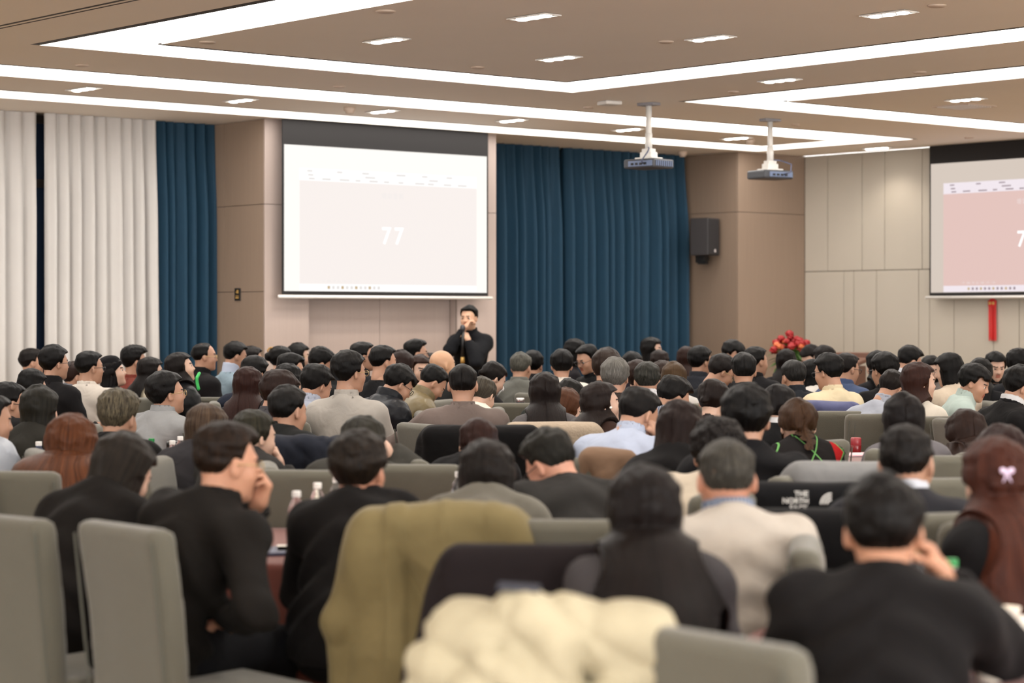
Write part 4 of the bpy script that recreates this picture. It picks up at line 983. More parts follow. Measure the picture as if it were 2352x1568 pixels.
# ================================================================== COATS ON CHAIRS
def drape(ch, name, kind, col, label, zb=.5, wx=.255, th=.075, top=1.02, sleeves=(1, 1), amp=.012, k=26, h=.014, puffs=None, seed=1, hood=False, ridges=None, caps=None, flare=.06, cat='coat'):
    """a coat hung over the backrest of chair ch (chair frame)"""
    def f(Q):
        x, y, z = Q[:, 0], Q[:, 1], Q[:, 2]; q = Q.copy(); yc = -.235-.10*(z-.45)*sstep(z, .4, 1.0); t = np.clip((top-z)/(top-zb), 0, 1)
        q[:, 1] = y-yc; q[:, 0] = x/(1+flare*t)
        d = rbox(q, (0, 0, (top+zb)/2), (wx, th, (top-zb)/2), min(.055, th*.8))
        wv = 1-2*np.abs(np.sin((x*k+seed+1.3*np.sin(z*5+seed)+.8*nz(Q, 6, seed))*.5))**.7; fr = sstep(t, .02, .3)
        cr = np.abs(np.sin(z*13+x*9+2.5*nz(Q, 7, seed+4))); wv = wv+.35*(cr-.5)
        d = d+amp*wv*fr*np.where(y < yc, 1, .4)+amp*.5*nz(Q, 14, seed)
        for s, on in zip((-1, 1), sleeves):
            if on:
                e = cap(Q, (s*(wx-.03), -.25, top-.10), (s*(wx+.045), -.27, top-.36), .058, .05); e = smin(e, cap(Q, (s*(wx+.045), -.27, top-.36), (s*(wx+.03), -.22, max(.4, top-.6)), .05, .045), .04)
                d = smin(d, e+.005*nz(Q, 24, seed+3), .035)
        if ridges:
            for x0, w0, h0 in ridges: d = d-h0*(sstep(x, x0-w0, x0-w0+.01)-sstep(x, x0+w0-.01, x0+w0))*(y < yc)
        if caps:
            for c0, c1, r0, r1 in caps: d = smin(d, cap(Q, c0, c1, r0, r1), .022)
        if hood: d = smin(d, ell(Q, (0, -.33, top-.07), (.15, .085, .10))+.008*nz(Q, 20, seed), .04)
        if puffs is not None:
            for c, r in puffs: d = smin(d, ell(Q, c, r), .010)
        if kind == 'puffer2': a1 = np.abs(np.sin((x*.55+z+.03*np.sin(x*11))*math.pi/.125+seed)); a2 = np.abs(np.sin((x-.45*z+.02*np.sin(z*13))*math.pi/.17)); d = d-.020*np.minimum(a1**.45, a2**.35)+.010+.004*nz(Q, 30, seed)+.003*nz(Q, 64, seed+2)
        if kind == 'puffer': d = d-.016*np.abs(np.sin((z+.06*x+.02*np.sin(x*9))*math.pi/.085))-.004*nz(Q, 40, seed)
        return d
    v, q = surfnets(f, (-.42, -.50, zb-.06), (.42, -.02, top+.10), h)
    o = link(name, np_mesh(name, v, q)); o.location = ch.location; o.rotation_euler = ch.rotation_euler
    o.data.materials.append(cloth_mat(col, kind={'puffer': 'puffer', 'puffer2': 'down', 'fur': 'fur'}.get(kind, 'suit'))); tag(o, label, cat); return o
# ================================================================== TABLES
M_cloth = mat('maroon_tablecloth', (106, 50, 38), .7, var=.06, scale=6, bump=.2, bscale=200, sheen=.2)
TABLES = []
def table(px, D, label, r=.9, x=None):
    x = (px-CX)/F*D if x is None else x; TABLES.append((x, D, r))
    root = empty('banquet_table', (x, D, 0)); tag(root, 'round banquet table under '+label, 'table', 'round banquet tables')
    bm = bmesh.new(); add_cyl(bm, (0, 0, .725), (0, 0, .75), r-.01, n=40); link('tabletop', bm_mesh('tabletop', bm), root, Mlec)
    bm = bmesh.new(); add_cyl(bm, (0, 0, .03), (0, 0, .72), .05, n=16); add_cyl(bm, (0, 0, 0), (0, 0, .03), .3, n=24); link('pedestal', bm_mesh('pedestal', bm), root, M_leg)
    n = 120; rings = []; prof = [(0, .757), (r*.5, .757), (r-.01, .757), (r+.006, .75), (r+.012, .73), (r+.02, .6), (r+.028, .35), (r+.035, .03)]
    vs = []; 
    for i, (rr, z) in enumerate(prof):
        for j in range(n):
            a = 2*math.pi*j/n; am = 0 if z > .74 else .035*(1-z/.75); w_ = math.sin(a*22+math.sin(a*5+D)*1.3)
            R_ = rr+am*w_; vs.append((R_*math.cos(a), R_*math.sin(a), z))
    q = [(i*n+j, i*n+(j+1) % n, (i+1)*n+(j+1) % n, (i+1)*n+j) for i in range(1, len(prof)-1) for j in range(n)]
    vs = np.array(vs); q = np.array(q)[:, ::-1]
    c = np.array([(j, n+j, n+(j+1) % n, (j+1) % n) for j in range(n)])
    o = link('tablecloth', np_mesh('tablecloth', vs, np.concatenate([q, c])), mats=M_cloth); o.location = (x, D, 0); tag(o, 'maroon '+label, 'tablecloth', 'maroon tablecloths')
    return root
TZ = .7595
M_pet = glass_mat('clear_plastic', (240, 244, 246), .06, .96); M_pet2 = glass_mat('blue_tinted_plastic', (190, 206, 240), .06, .92)
M_cap = mat('bottle_cap_white', (238, 236, 232), .4); M_capg = mat('bottle_cap_green', (22, 128, 60), .4); M_capk = mat('cap_black', (24, 24, 26), .4)
M_lab = mat('bottle_label_white', (240, 226, 222), .5); M_labr = mat('label_red', (206, 38, 50), .5); M_labb = mat('label_blue', (60, 90, 170), .5); M_labg = mat('label_green', (24, 140, 60), .5)
BPROT = {}
def bottle(x, y, label, kind='red', group='small water bottles on the tables', rz=0):
    if kind not in BPROT:
        root = empty('water_bottle'); pet = M_pet2 if kind == 'blue' else M_pet
        bm = bmesh.new(); add_lathe(bm, [(.026, 0), (.031, .006), (.032, .03), (.0305, .035), (.032, .042), (.032, .125), (.0305, .13), (.032, .137), (.031, .15), (.022, .178), (.014, .19), (.013, .2)], 24); link('bottle_body', bm_mesh('bottle_body', bm, True), root, pet if kind != 'green' else glass_mat('green_plastic', (40, 190, 90), .05, .8))
        bm = bmesh.new(); add_lathe(bm, [(.0135, .198), (.0158, .199), (.0158, .216), (.0145, .219)], 20); link('cap', bm_mesh('cap', bm), root, {'green': M_capg, 'greencap': M_capg}.get(kind, M_cap))
        bm = bmesh.new(); add_lathe(bm, [(.0325, .06), (.0328, .061), (.0328, .118), (.0325, .119)], 24); lb = link('paper_label', bm_mesh('paper_label', bm, True), root, {'blue': M_labb, 'green': M_labg}.get(kind, M_lab))
        if kind in ('red', 'greencap'):
            for face in range(2):
                for s in (-1, 1):
                    bm = bmesh.new(); vs = []
                    for t in np.linspace(0, 1, 5):
                        a = face*math.pi-math.pi/2+s*(.08+.75*t); z = .064+.036*t; r_ = .0332
                        vs.append((bm.verts.new((r_*math.cos(a), r_*math.sin(a), z)), bm.verts.new((r_*math.cos(a+s*.02), r_*math.sin(a+s*.02), z+.016*(1-.3*t)))))
                    for p_, q_ in zip(vs, vs[1:]): bm.faces.new((p_[0], q_[0], q_[1], p_[1]))
                    link('red_mark', bm_mesh('red_mark', bm), lb, M_labr)
        BPROT[kind] = root; o = root
    else: o = copy_tree(BPROT[kind])
    o.location = (x, y, TZ); o.rotation_euler = (0, 0, rz); tag(o, label, 'bottle', group); return o
def bottle_px(px, top, label, kind='red', D=None, **k):
    D = D or (CH-TZ-.219)*F/(top-HY); return bottle((px-CX)/F*D, D, label, kind, **k)
def paper_cup(x, y, label, band=True):
    root = empty('paper_cup', (x, y, TZ)); tag(root, label, 'cup')
    bm = bmesh.new(); add_lathe(bm, [(.026, 0), (.0275, .001), (.038, .09), (.0395, .092), (.0395, .095), (.037, .095), (.0265, .004)], 28); link('cup_body', bm_mesh('cup_body', bm, True), root, mat('paper_cup_cream', (236, 226, 210), .6))
    if band:
        bm = bmesh.new(); vs = []
        for t in np.linspace(-.6, .6, 7): a = -math.pi/2+t; vs.append((bm.verts.new((.0335*math.cos(a), .0335*math.sin(a), .046)), bm.verts.new((.0342*math.cos(a), .0342*math.sin(a), .056))))
        for p_, q_ in zip(vs, vs[1:]): bm.faces.new((p_[0], q_[0], q_[1], p_[1]))
        link('printed_mark', bm_mesh('printed_mark', bm), root, mat('print_dark', (60, 50, 50), .6))
    return root
def tumbler(x, y, label, r, h, body, lid, lidh=.04, button=False):
    root = empty('insulated_cup', (x, y, TZ)); tag(root, label, 'cup')
    bm = bmesh.new(); add_lathe(bm, [(r*.92, 0), (r, .006), (r, h-lidh), (r*.96, h-lidh+.003)], 24); link('cup_body', bm_mesh('cup_body', bm, True), root, body)
    bm = bmesh.new(); add_lathe(bm, [(r*.97, h-lidh), (r*1.02, h-lidh+.003), (r*1.0, h-.006), (r*.85, h)], 24); ld = link('lid', bm_mesh('lid', bm, True), root, lid)
    if button: bm = bmesh.new(); add_box(bm, r*.75, -r*.6, h-lidh*.5, .025, .02, .025, bev=.004); link('button', bm_mesh('button', bm), ld, M_white)
    return root
def flat(name, x, y, sx, sy, sz, rz, m, label, cat, z=TZ):
    bm = bmesh.new(); add_box(bm, 0, 0, sz/2, sx, sy, sz, bev=min(.002, sz*.3)); o = link(name, bm_mesh(name, bm), mats=m); o.location = (x, y, z); o.rotation_euler = (0, 0, rz); tag(o, label, cat); return o
# ================================================================== PEOPLE: the audience
BK = (15, 11, 10); DB = (27, 18, 15); BR = (58, 34, 26); RB = (74, 36, 24); CO = (118, 66, 38); GY = (120, 116, 110)
QUEUE = []
def A(*a, **k): QUEUE.append((list(a), k))
def build_people():
    n = len(QUEUE); D0 = np.array([q[0][2] for q in QUEUE], float); PX = np.array([(q[0][0]-CX)/F for q in QUEUE]); D = D0.copy()
    for it in range(400):   # spread neighbours apart along the line of sight
        X = PX*D; dx = X[:, None]-X; dy = D[:, None]-D; dist = np.sqrt(dx*dx+dy*dy)+np.eye(n)*9
        pen = np.clip(.55-dist, 0, 1); mv = (pen*np.where(dy+np.arange(n)[:, None]*1e-6-np.arange(n)*1e-6 > 0, 1, -1)).sum(1)*.15
        D = np.clip(D+mv, D0*.925, D0*1.075)
        U_ = PX*D*UU[0]+D*UU[1]; V_ = PX*D*VV[0]+D*VV[1]
        D = np.where((U_ > U_R-.55) | (V_ > V_W-.75) | ((V_ > V_F-.4) & (((U_ > U_c1-.3) & (U_ < U_c2+.3)) | (U_ > U_k-.3))), D*.995, D)
    for i, (a, k) in enumerate(QUEUE):
        a[2] = float(D[i]); ch = k.pop('ch', True); az = k.pop('chaz', None)
        r = person(*a, **k)
        if ch:
            if az is None: az = a[3]+(62 if a[0] < 1500 else -62) if abs(a[3]) < 65 else a[3]
            r_ = r[0]; chair(r_.location.x, r_.location.y, az, 'grey chair under the '+a[11])
# --- far left block
A(74, 797, 19.5, 60, 70, 0, 'm', 'short', DB, 'shirt', (168, 182, 208), 'man in pale blue shirt at far left by the curtains')
A(126, 791, 16.2, 35, 52, 0, 'm', 'mid', BK, 'suit', (30, 28, 30), 'man with thick black hair and glasses in black jacket, far left', glasses='dark')
A(75, 843, 15.8, 30, 40, -10, 'f', 'long', BK, 'sweater', (220, 212, 204), 'woman with long black hair and white sleeves at far left')
A(172, 827, 18.2, 50, 60, 0, 'm', 'short', BR, 'shirt', (120, 122, 130), 'brown-haired man in grey shirt half hidden between two heads')
A(207, 803, 16.8, 28, 55, 0, 'm', 'short', BK, 'sweater', (226, 216, 204), 'broad man with glasses in white sweater at left', glasses='dark', build=1.15)
A(258, 814, 17.6, 60, 82, 12, 'f', 'beanie', (22, 21, 24), 'sweater', (24, 22, 24), 'woman in black beanie looking right with raised chin')
A(310, 792, 18.8, 55, 65, 0, 'm', 'spiky', BK, 'sweater', (122, 50, 36), 'man with tousled black hair in rust-brown top by the curtain')
A(322, 817, 19.0, 50, 60, 0, 'f', 'bob', DB, 'sweater', (28, 26, 30), 'dark-haired woman in black behind the woman in cream puffer')
A(347, 816, 17.8, 45, 62, 0, 'f', 'long', DB, 'puffer', (208, 196, 170), 'woman with dark hair in cream quilted jacket behind water bottle')
A(415, 805, 17.0, 60, 78, 12, 'f', 'long', DB, 'puffer', (26, 27, 30), 'woman with long dark hair and green-striped black jacket at left')
A(470, 785, 19.0, 60, 78, 0, 'm', 'thin', BK, 'suit', (28, 26, 28), 'man with high forehead and glasses in black before teal curtain', glasses='gold')
A(541, 783, 19.4, 55, 68, -12, 'm', 'short', BK, 'sweater', (138, 158, 170), 'man in light blue sweater seated by the wood pier', collar=(190, 200, 220))
A(578, 792, 20.2, 50, 60, -5, 'm', 'short', DB, 'suit', (34, 34, 40), 'dark-haired man in dark jacket at the edge of wood pier')
A(586, 816, 16.4, 20, 40, -10, 'm', 'mid', BK, 'suit', (40, 46, 62), 'man in navy pinstripe jacket leaning behind long brown hair', slean=-6, build=1.1)
A(571, 838, 14.2, 10, 20, -5, 'f', 'long', (66, 32, 24), 'suit', (40, 34, 36), 'woman with long straight reddish-brown hair at left centre')
A(20, 874, 13.2, 30, 55, -8, 'm', 'short', BK, 'sweater', (22, 20, 22), 'man with glasses in black at left edge beside bobbed woman', glasses='dark')
A(93, 881, 11.6, 20, 28, -5, 'f', 'bob', (28, 25, 20), 'suit', (54, 52, 46), 'woman with glossy black bob in charcoal blazer at left', hi=(78, 74, 60))
A(272, 893, 10.6, 5, 20, -8, 'm', 'spiky', (52, 44, 36), 'sweater', (24, 22, 22), 'man with spiky grey-blond hair in black top at left', hi=(196, 180, 146))
A(383, 850, 12.9, 40, 62, 6, 'm', 'mid', BK, 'shirt', (150, 151, 152), 'man in grey shirt and silver glasses looking up right', glasses='gold', build=1.05)
A(-22, 900, 10.6, 40, 60, -5, 'm', 'short', BK, 'puffer', (176, 182, 192), 'man in pale grey jacket cut off by the left edge')
A(165, 947, 9.4, 10, 10, -12, 'f', 'wavy', (104, 56, 30), 'coat', (30, 26, 26), 'woman with voluminous copper-brown wavy hair at left', hi=(178, 106, 62), hs=1.08)
A(283, 995, 7.9, 28, 42, -28, 'f', 'bob', (40, 34, 30), 'coat', (34, 30, 28), 'woman in long black coat bending forward between two grey chairs', ch=False, hi=(90, 78, 66), hs=1.1, arms=('lap', 'table'))
A(522, 965, 7.3, 34, 58, -4, 'm', 'quiff', (30, 22, 18), 'suit', (34, 30, 27), 'man in black suit with elbow out, seated right of empty chair', ch=False, glasses='gold', arms=('chin', 'hip'), hands='half', build=.98, slean=11, skin=(206, 150, 122), hi=(84, 58, 40))
A(477, 923, 10.4, 25, 35, -10, 'f', 'bob', (64, 42, 34), 'sweater', (60, 58, 62), 'woman with short brown hair catching light, behind suited man', hi=(176, 146, 116))
A(585, 936, 9.8, 35, 52, -6, 'f', 'tied', (34, 32, 24), 'coat', (62, 60, 58), 'woman with tied dark hair resting hand at chin, left', arms=('table', 'chin'), hands='half', hi=(104, 98, 76))
A(646, 791, 19.2, 55, 70, 0, 'f', 'bun', BK, 'suit', (30, 34, 34), 'woman with hair clipped up in black jacket before grey pier')
A(687, 785, 20.2, 60, 80, 0, 'f', 'bob', BK, 'suit', (32, 30, 34), 'woman wearing white face mask and glasses, far row', mask=True, glasses='gold')
A(734, 800, 18.4, 60, 68, -32, 'm', 'spiky', BK, 'suit', (36, 38, 40), 'man with bowed head resting face on hand, far row', arms=('table', 'cheek'), hands='fist')
A(668, 809, 17.0, 55, 75, -8, 'm', 'quiff', BK, 'suit', (30, 28, 30), 'man with wavy black fringe facing right in far left block')
A(663, 832, 15.6, 30, 40, -10, 'f', 'bob', BK, 'sweater', (28, 26, 28), 'woman with smooth black hair in front of wavy-fringed man')
A(643, 850, 12.8, 45, 60, -14, 'm', 'mid', (52, 30, 22), 'suit', (86, 84, 88), 'man with swept reddish-brown hair in grey jacket', hs=1.06)
A(662, 882, 11.3, 35, 42, -6, 'm', 'short', (28, 25, 23), 'suit', (36, 37, 36), 'man in dark green-black blazer with arm stretched to right', arms=('table', 'out'), build=1.1)
A(727, 838, 13.9, 40, 50, -24, 'm', 'mid', BK, 'shirt', (178, 184, 200), 'man in pale blue-grey shirt with head lowered', )
A(803, 803, 13.4, 15, 50, 0, 'm', 'mid', BK, 'sweater', (176, 170, 162), 'man with black glasses and light grey knit sweater sitting upright', glasses='gold')
A(834, 782, 18.8, 55, 75, 2, 'm', 'short', BK, 'suit', (34, 36, 42), 'man with blue-rimmed glasses in the far row below screen', glasses='dark')
A(881, 790, 17.4, 50, 62, -4, 'm', 'short', BK, 'tee', (28, 27, 30), 'man in black round-neck shirt below the screen')
A(924, 801, 17.4, 20, 30, -4, 'f', 'bob', (52, 30, 24), 'sweater', (130, 126, 120), 'woman with short auburn-brown hair and grey hood below screen')
A(957, 777, 19.8, 60, 78, 2, 'm', 'quiff', BK, 'suit', (44, 44, 50), 'man with glasses nearest the screen wall, left of speaker', glasses='dark')
A(965, 811, 18.4, 110, 155, -6, 'f', 'long', (66, 40, 30), 'sweater', (66, 62, 60), 'woman with brown hair whose face turns towards the camera')
A(990, 808, 20.2, 30, 40, 0, 'f', 'bob', DB, 'suit', (40, 38, 40), 'dark brown head just left of the bald man')
A(1017, 804, 17.6, 40, 62, 0, 'm', 'bald', BK, 'suit', (58, 60, 60), 'bald man in dark grey jacket left of the speaker', skin=(206, 160, 126), hs=1.05)
A(915, 840, 14.9, 60, 66, -34, 'm', 'fringe', BK, 'puffer', (36, 38, 44), 'man with glasses in black puffer jacket writing at table', glasses='dark', build=1.15, chaz=75)
A(993, 842, 15.8, 68, 72, -42, 'm', 'short', BK, 'puffer', (124, 110, 80), 'man in olive jacket with head bowed low', chaz=75)
A(1063, 833, 13.2, -4, 2, 0, 'm', 'crop', (24, 18, 16), 'sweater', (112, 98, 92), 'man in taupe knit sweater with cropped black hair, seen from behind', build=1.1, arms=('out', 'table'), hs=1.03)
A(1133, 832, 16.6, 50, 62, -34, 'f', 'tied', DB, 'sweater', (24, 22, 24), 'woman with tied dark hair and face mask looking down', mask=True)
A(1109, 866, 14.8, 20, 30, -30, 'f', 'tied', (70, 62, 54), 'sweater', (238, 230, 216), 'woman in bright white sweater bending beside the taupe sweater', hi=(150, 140, 120))
A(1197, 807, 18.6, 15, 25, -6, 'm', 'short', (92, 90, 84), 'suit', (104, 104, 98), 'grey-haired man in grey jacket in front of teal curtain', hi=(168, 166, 150))
A(1225, 804, 20.0, 15, 20, -5, 'm', 'mid', BK, 'suit', (40, 38, 40), 'black-haired man behind the grey-haired man')
A(1290, 801, 18.4, -8, -2, -4, 'm', 'mid', BK, 'sweater', (226, 220, 210), 'man with black hair in white sweater before teal curtain', build=1.1)
A(1322, 776, 21.4, 80, 105, -12, 'f', 'bob', BK, 'sweater', (40, 36, 40), 'woman with black hair right against the teal curtain')
A(1349, 790, 19.4, -120, -128, -20, 'm', 'short', BK, 'sweater', (22, 22, 24), 'man with glasses facing back towards the camera, centre', glasses='dark')
A(1398, 795, 21.2, 20, 30, 0, 'm', 'short', DB, 'suit', (40, 40, 44), 'man half hidden behind thick brown hair, far row')
A(1395, 799, 16.0, 20, 28, -6, 'm', 'mid', (62, 46, 38), 'suit', (44, 43, 42), 'person with thick brown hair in dark coat, centre', hs=1.12)
A(1413, 819, 14.6, 5, 12, -2, 'm', 'mid', (128, 124, 118), 'sweater', (70, 62, 58), 'silver-haired man seen from behind, centre', hi=(188, 184, 176))
A(1251, 850, 13.2, -5, -3, -3, 'f', 'long', (40, 28, 25), 'sweater', (92, 88, 90), 'woman with very long straight dark hair and grey top', hs=1.04)
A(1307, 873, 15.4, 35, 55, -36, 'm', 'short', (30, 27, 24), 'suit', (62, 66, 62), 'man with lowered head behind the long straight dark hair')
A(1300, 892, 14.0, 50, 60, -25, 'f', 'wavy', (112, 66, 38), 'sweater', (96, 70, 50), 'woman with auburn hair spilling beside the long dark hair')
A(1382, 871, 12.2, 35, 74, 6, 'f', 'long', (46, 32, 28), 'sweater', (70, 48, 40), 'woman with brown hair and pearl earring turned to the right')
A(1467, 889, 11.0, 28, 52, -26, 'm', 'short', (24, 18, 16), 'shirt', (184, 194, 216), 'man in light blue shirt resting cheek on his fist', arms=('table', 'cheek'), hands='fist', build=1.15, hs=1.05)
A(1545, 865, 12.9, 50, 66, -28, 'm', 'quiff', BK, 'stripe', (196, 202, 214), 'man with undercut and glasses in blue striped shirt', glasses='gold')
A(1486, 827, 15.8, -5, 2, -4, 'm', 'short', (30, 30, 26), 'shirt', (222, 222, 226), 'man with grey-flecked dark hair in white shirt', hi=(110, 108, 98), hs=1.05)
A(1548, 828, 16.3, 5, 12, -6, 'f', 'bob', (92, 68, 46), 'sweater', (216, 212, 208), 'person with short light brown hair and white top', hi=(150, 118, 82))
A(1453, 804, 19.2, 10, 20, 0, 'f', 'bob', BK, 'sweater', (50, 46, 56), 'dark-haired woman between brown hair and curtain, far row')
A(1464, 823, 17.4, 10, 20, 0, 'f', 'curly', (64, 44, 36), 'sweater', (120, 104, 92), 'person with curly brown hair behind the grey-flecked head')
A(1498, 772, 22.2, 70, 100, 0, 'f', 'bob', BK, 'sweater', (196, 192, 188), 'woman in pale grey top right against teal curtain')
A(1516, 800, 20.2, 15, 25, 0, 'm', 'thin', (50, 36, 32), 'suit', (60, 52, 52), 'man with thinning brown hair in the far row')
A(1522, 825, 17.6, 10, 18, 0, 'f', 'curly', (66, 46, 36), 'sweater', (60, 50, 46), 'curly brown head between grey-flecked and light brown heads')
A(1578, 792, 21.0, 20, 28, 0, 'f', 'long', (66, 40, 32), 'suit', (66, 60, 60), 'woman with long brown hair at foot of corner column')
A(1610, 793, 18.9, 35, 58, 0, 'm', 'mid', BK, 'suit', (50, 52, 60), 'man with glasses in charcoal suit before corner column', glasses='gold')
A(1684, 781, 20.6, 90, 128, -22, 'm', 'fringe', BK, 'suit', (30, 30, 34), 'man in black suit facing right with lowered eyes by column', collar=(222, 222, 226))
A(1737, 793, 18.4, 35, 58, 0, 'm', 'short', BK, 'suit', (30, 29, 32), 'man with square black hair in black suit by the flowers')
A(1657, 816, 17.0, 55, 76, -30, 'm', 'mid', (34, 26, 24), 'suit', (34, 34, 36), 'man with glasses bending forward in dark jacket, right of centre', glasses='gold')
A(1708, 806, 16.2, -5, 3, -2, 'm', 'short', (26, 24, 24), 'suit', (28, 28, 30), 'man with neat black hair and black suit seen straight from behind', hs=1.04)
A(1640, 867, 12.2, 20, 34, -14, 'f', 'tied', (40, 26, 22), 'sweater', (60, 44, 40), 'woman with dark brown hair pinned back and bare ear')
A(1714, 879, 9.0, 12, 6, -2, 'm', 'mid', (18, 15, 15), 'suit', (26, 25, 28), 'man with tall black hair and pale neck in black suit', hs=1.07, build=1.15)
A(1791, 878, 11.4, 20, 30, -8, 'f', 'tied', (28, 22, 22), 'suit', (22, 22, 24), 'dark-haired woman with white collar behind the braided woman', collar=(226, 226, 228))
A(1832, 910, 10.8, -15, -6, -4, 'f', 'braid', (66, 42, 26), 'argyle', (34, 30, 30), 'woman with brown braided updo in red and black argyle vest', hi=(132, 92, 60), hs=1.04)
A(1822, 824, 16.3, -15, -22, -8, 'm', 'short', (28, 26, 26), 'shirt', (46, 50, 58), 'man with short flecked hair in dark grey shirt, right', hi=(92, 90, 88), build=1.08)
A(1902, 810, 15.8, -30, -48, -10, 'm', 'mid', BK, 'sweater', (224, 208, 174), 'young man with tousled black hair in cream sweater', glasses='dark')
A(1806, 798, 20.2, 10, 15, 0, 'f', 'long', DB, 'suit', (34, 32, 34), 'woman with long dark hair in front of the roses')
A(1864, 822, 18.2, -30, -50, -8, 'f', 'bob', BK, 'sweater', (220, 214, 206), 'woman with black hair and white top behind cream sweater')
A(1862, 792, 21.0, -80, -130, -30, 'f', 'bob', DB, 'suit', (52, 44, 44), 'woman looking down with dark parted hair beside the roses')
A(1891, 790, 19.8, -20, -40, -5, 'f', 'bob', DB, 'suit', (44, 40, 42), 'dark-haired person right of the roses by the lectern')
A(1946, 808, 17.8, 40, 58, -8, 'm', 'short', (34, 28, 26), 'suit', (62, 78, 112), 'man with glasses in blue suit before the beige wall', glasses='dark')
A(2014, 802, 18.4, -20, -25, -8, 'f', 'long', BK, 'suit', (26, 25, 28), 'woman with long black hair before the beige wall')
A(2031, 807, 16.2, -15, -28, -6, 'm', 'mid', BK, 'sweater', (26, 25, 27), 'man with round black hair in black sweater, right', glasses='dark')
A(2089, 794, 18.0, 60, 72, -20, 'm', 'quiff', BK, 'suit', (38, 40, 46), 'man with wavy quiff looking down in dark suit, right', collar=(216, 220, 228))
A(2137, 814, 19.4, -120, -160, -12, 'f', 'bob', BK, 'sweater', (120, 110, 106), 'woman facing the camera half hidden beside quiffed man', glasses='dark')
A(2178, 808, 16.2, -35, -58, -14, 'f', 'bob', BK, 'coat', (200, 184, 164), 'woman with short black hair in beige coat, right')
A(2112, 827, 14.4, 40, 74, 0, 'f', 'long', (72, 38, 28), 'sweater', (226, 218, 204), 'woman with long auburn hair and white sweater in profile', hs=1.04)
A(2050, 853, 14.4, 50, 58, -36, 'm', 'short', (34, 24, 20), 'shirt', (172, 178, 192), 'man with glasses in pale grey-blue shirt writing', glasses='dark', build=1.1)
A(2075, 898, 10.7, -3, 3, -6, 'f', 'bob', (30, 22, 22), 'sweater', (104, 100, 104), 'woman with smooth dark hair and blue-trimmed grey top', collar=(86, 92, 158), hs=1.05)
A(2238, 835, 15.4, 95, 112, -20, 'm', 'fringe', BK, 'shirt', (176, 192, 186), 'man in pale mint shirt looking down with serious face', build=1.12)
A(2253, 818, 16.8, 20, 30, -5, 'f', 'long', BK, 'suit', (26, 25, 28), 'woman with long black hair behind the mint shirt')
A(2286, 805, 18.4, 150, 172, -16, 'f', 'long', BK, 'sweater', (30, 28, 32), 'woman facing camera with long black hair at right')
A(2342, 800, 18.2, 40, 58, -4, 'm', 'spiky', BK, 'sweater', (30, 31, 36), 'man in black sweater with yellow collar near right edge', collar=(196, 160, 70))
A(2344, 841, 13.6, 70, 84, -22, 'm', 'mid', BK, 'suit', (28, 27, 29), 'man in black suit leaning over table at right edge', collar=(220, 220, 222), build=1.12)
A(2219, 940, 11.4, -20, -10, -24, 'f', 'wavy', (60, 38, 30), 'sweater', (206, 194, 176), 'woman with brown wavy hair bending forward at right', hs=1.05)
A(2300, 968, 8.7, -15, -5, -5, 'f', 'bob', (58, 30, 26), 'sweater', (60, 58, 62), 'woman with dark auburn hair behind the lavender bow', hs=1.08)
A(2284, 992, 6.5, -28, -12, -4, 'f', 'half', (84, 42, 32), 'sweater', (22, 20, 22), 'woman with long reddish hair tied with a lavender bow', hi=(142, 80, 58), hs=1.02)
A(2083, 970, 7.2, 12, 26, 0, 'm', 'crop', (30, 23, 20), 'sweater', (52, 52, 58), 'man with close-cropped dark hair and large ear, right', collar=(206, 210, 220), hs=1.04)
A(2030, 1078, 5.1, 12, 10, -2, 'm', 'short', (26, 21, 19), 'suit', (30, 27, 28), 'man in black suit with hand at his cheek, right foreground', arms=('table', 'cheek'), tg={1: (.135, .05, -.11)}, hands='half', build=1.0, skin=(196, 142, 112), hs=1.02, ch=False)
A(1668, 1003, 6.5, -8, -4, -4, 'm', 'crop', (62, 58, 52), 'sweater', (190, 181, 170), 'grey-haired man in cream sweater with striped shirt collar', collar=(150, 158, 170), build=1.05, hi=(136, 130, 118), skin=(196, 138, 112), chaz=78)
A(1480, 1055, 5.7, -6, -4, -3, 'f', 'long', (34, 24, 22), 'sweater', (84, 80, 82), 'woman with waist-long dark hair and grey top, foreground', hs=1.04, ch=False, build=1.0)
A(1650, 958, 8.3, 18, 20, -14, 'm', 'curly', (30, 22, 19), 'sweater', (206, 192, 172), 'man with curly dark hair and beige sweater bending over papers', slean=10)
A(1562, 920, 9.5, 12, 20, -26, 'f', 'bob', (48, 30, 26), 'coat', (24, 22, 23), 'woman with brown hair falling forward in black wide-collared top', hs=1.06)
A(1266, 990, 8.0, -18, -48, -34, 'm', 'quiff', (34, 33, 28), 'suit', (58, 56, 54), 'man in dark grey jacket bending with face down left', ch=False, glasses='dark', build=1.2, hs=1.03, hi=(66, 62, 52), skin=(206, 150, 126))
A(1119, 1003, 7.9, 2, 8, -8, 'f', 'bob', (42, 34, 30), 'suit', (112, 108, 98), 'woman with dark brown bob in grey herringbone blazer', ch=False, build=1.02, hs=1.06)
A(1100, 955, 10.2, 8, 12, -10, 'f', 'pony', (70, 40, 32), 'sweater', (24, 22, 24), 'woman with long reddish-brown ponytail in black sweater', hs=1.05)
A(825, 985, 7.6, 14, 20, 0, 'm', 'mid', (26, 21, 19), 'suit', (28, 25, 25), 'man in black suit seated left of the khaki coat', ch=False, build=.88, slean=-6, hi=(84, 66, 50), skin=(196, 138, 112))
A(836, 950, 9.7, 20, 26, -6, 'f', 'bob', (44, 42, 34), 'coat', (84, 82, 76), 'woman in grey coat raising right hand to her temple', arms=('table', 'brow'), tg={1: (.10, .03, -.02)}, hands='half', hi=(100, 94, 80), hs=1.02)
build_people()
# chairs of the foreground people
for x, y, az, lb in ((283, 7.6, 20, 'woman in long black coat'), (2030, 4.7, 14, 'man with hand at his cheek'), (1480, 5.35, -30, 'woman with waist-long dark hair')):
    pass
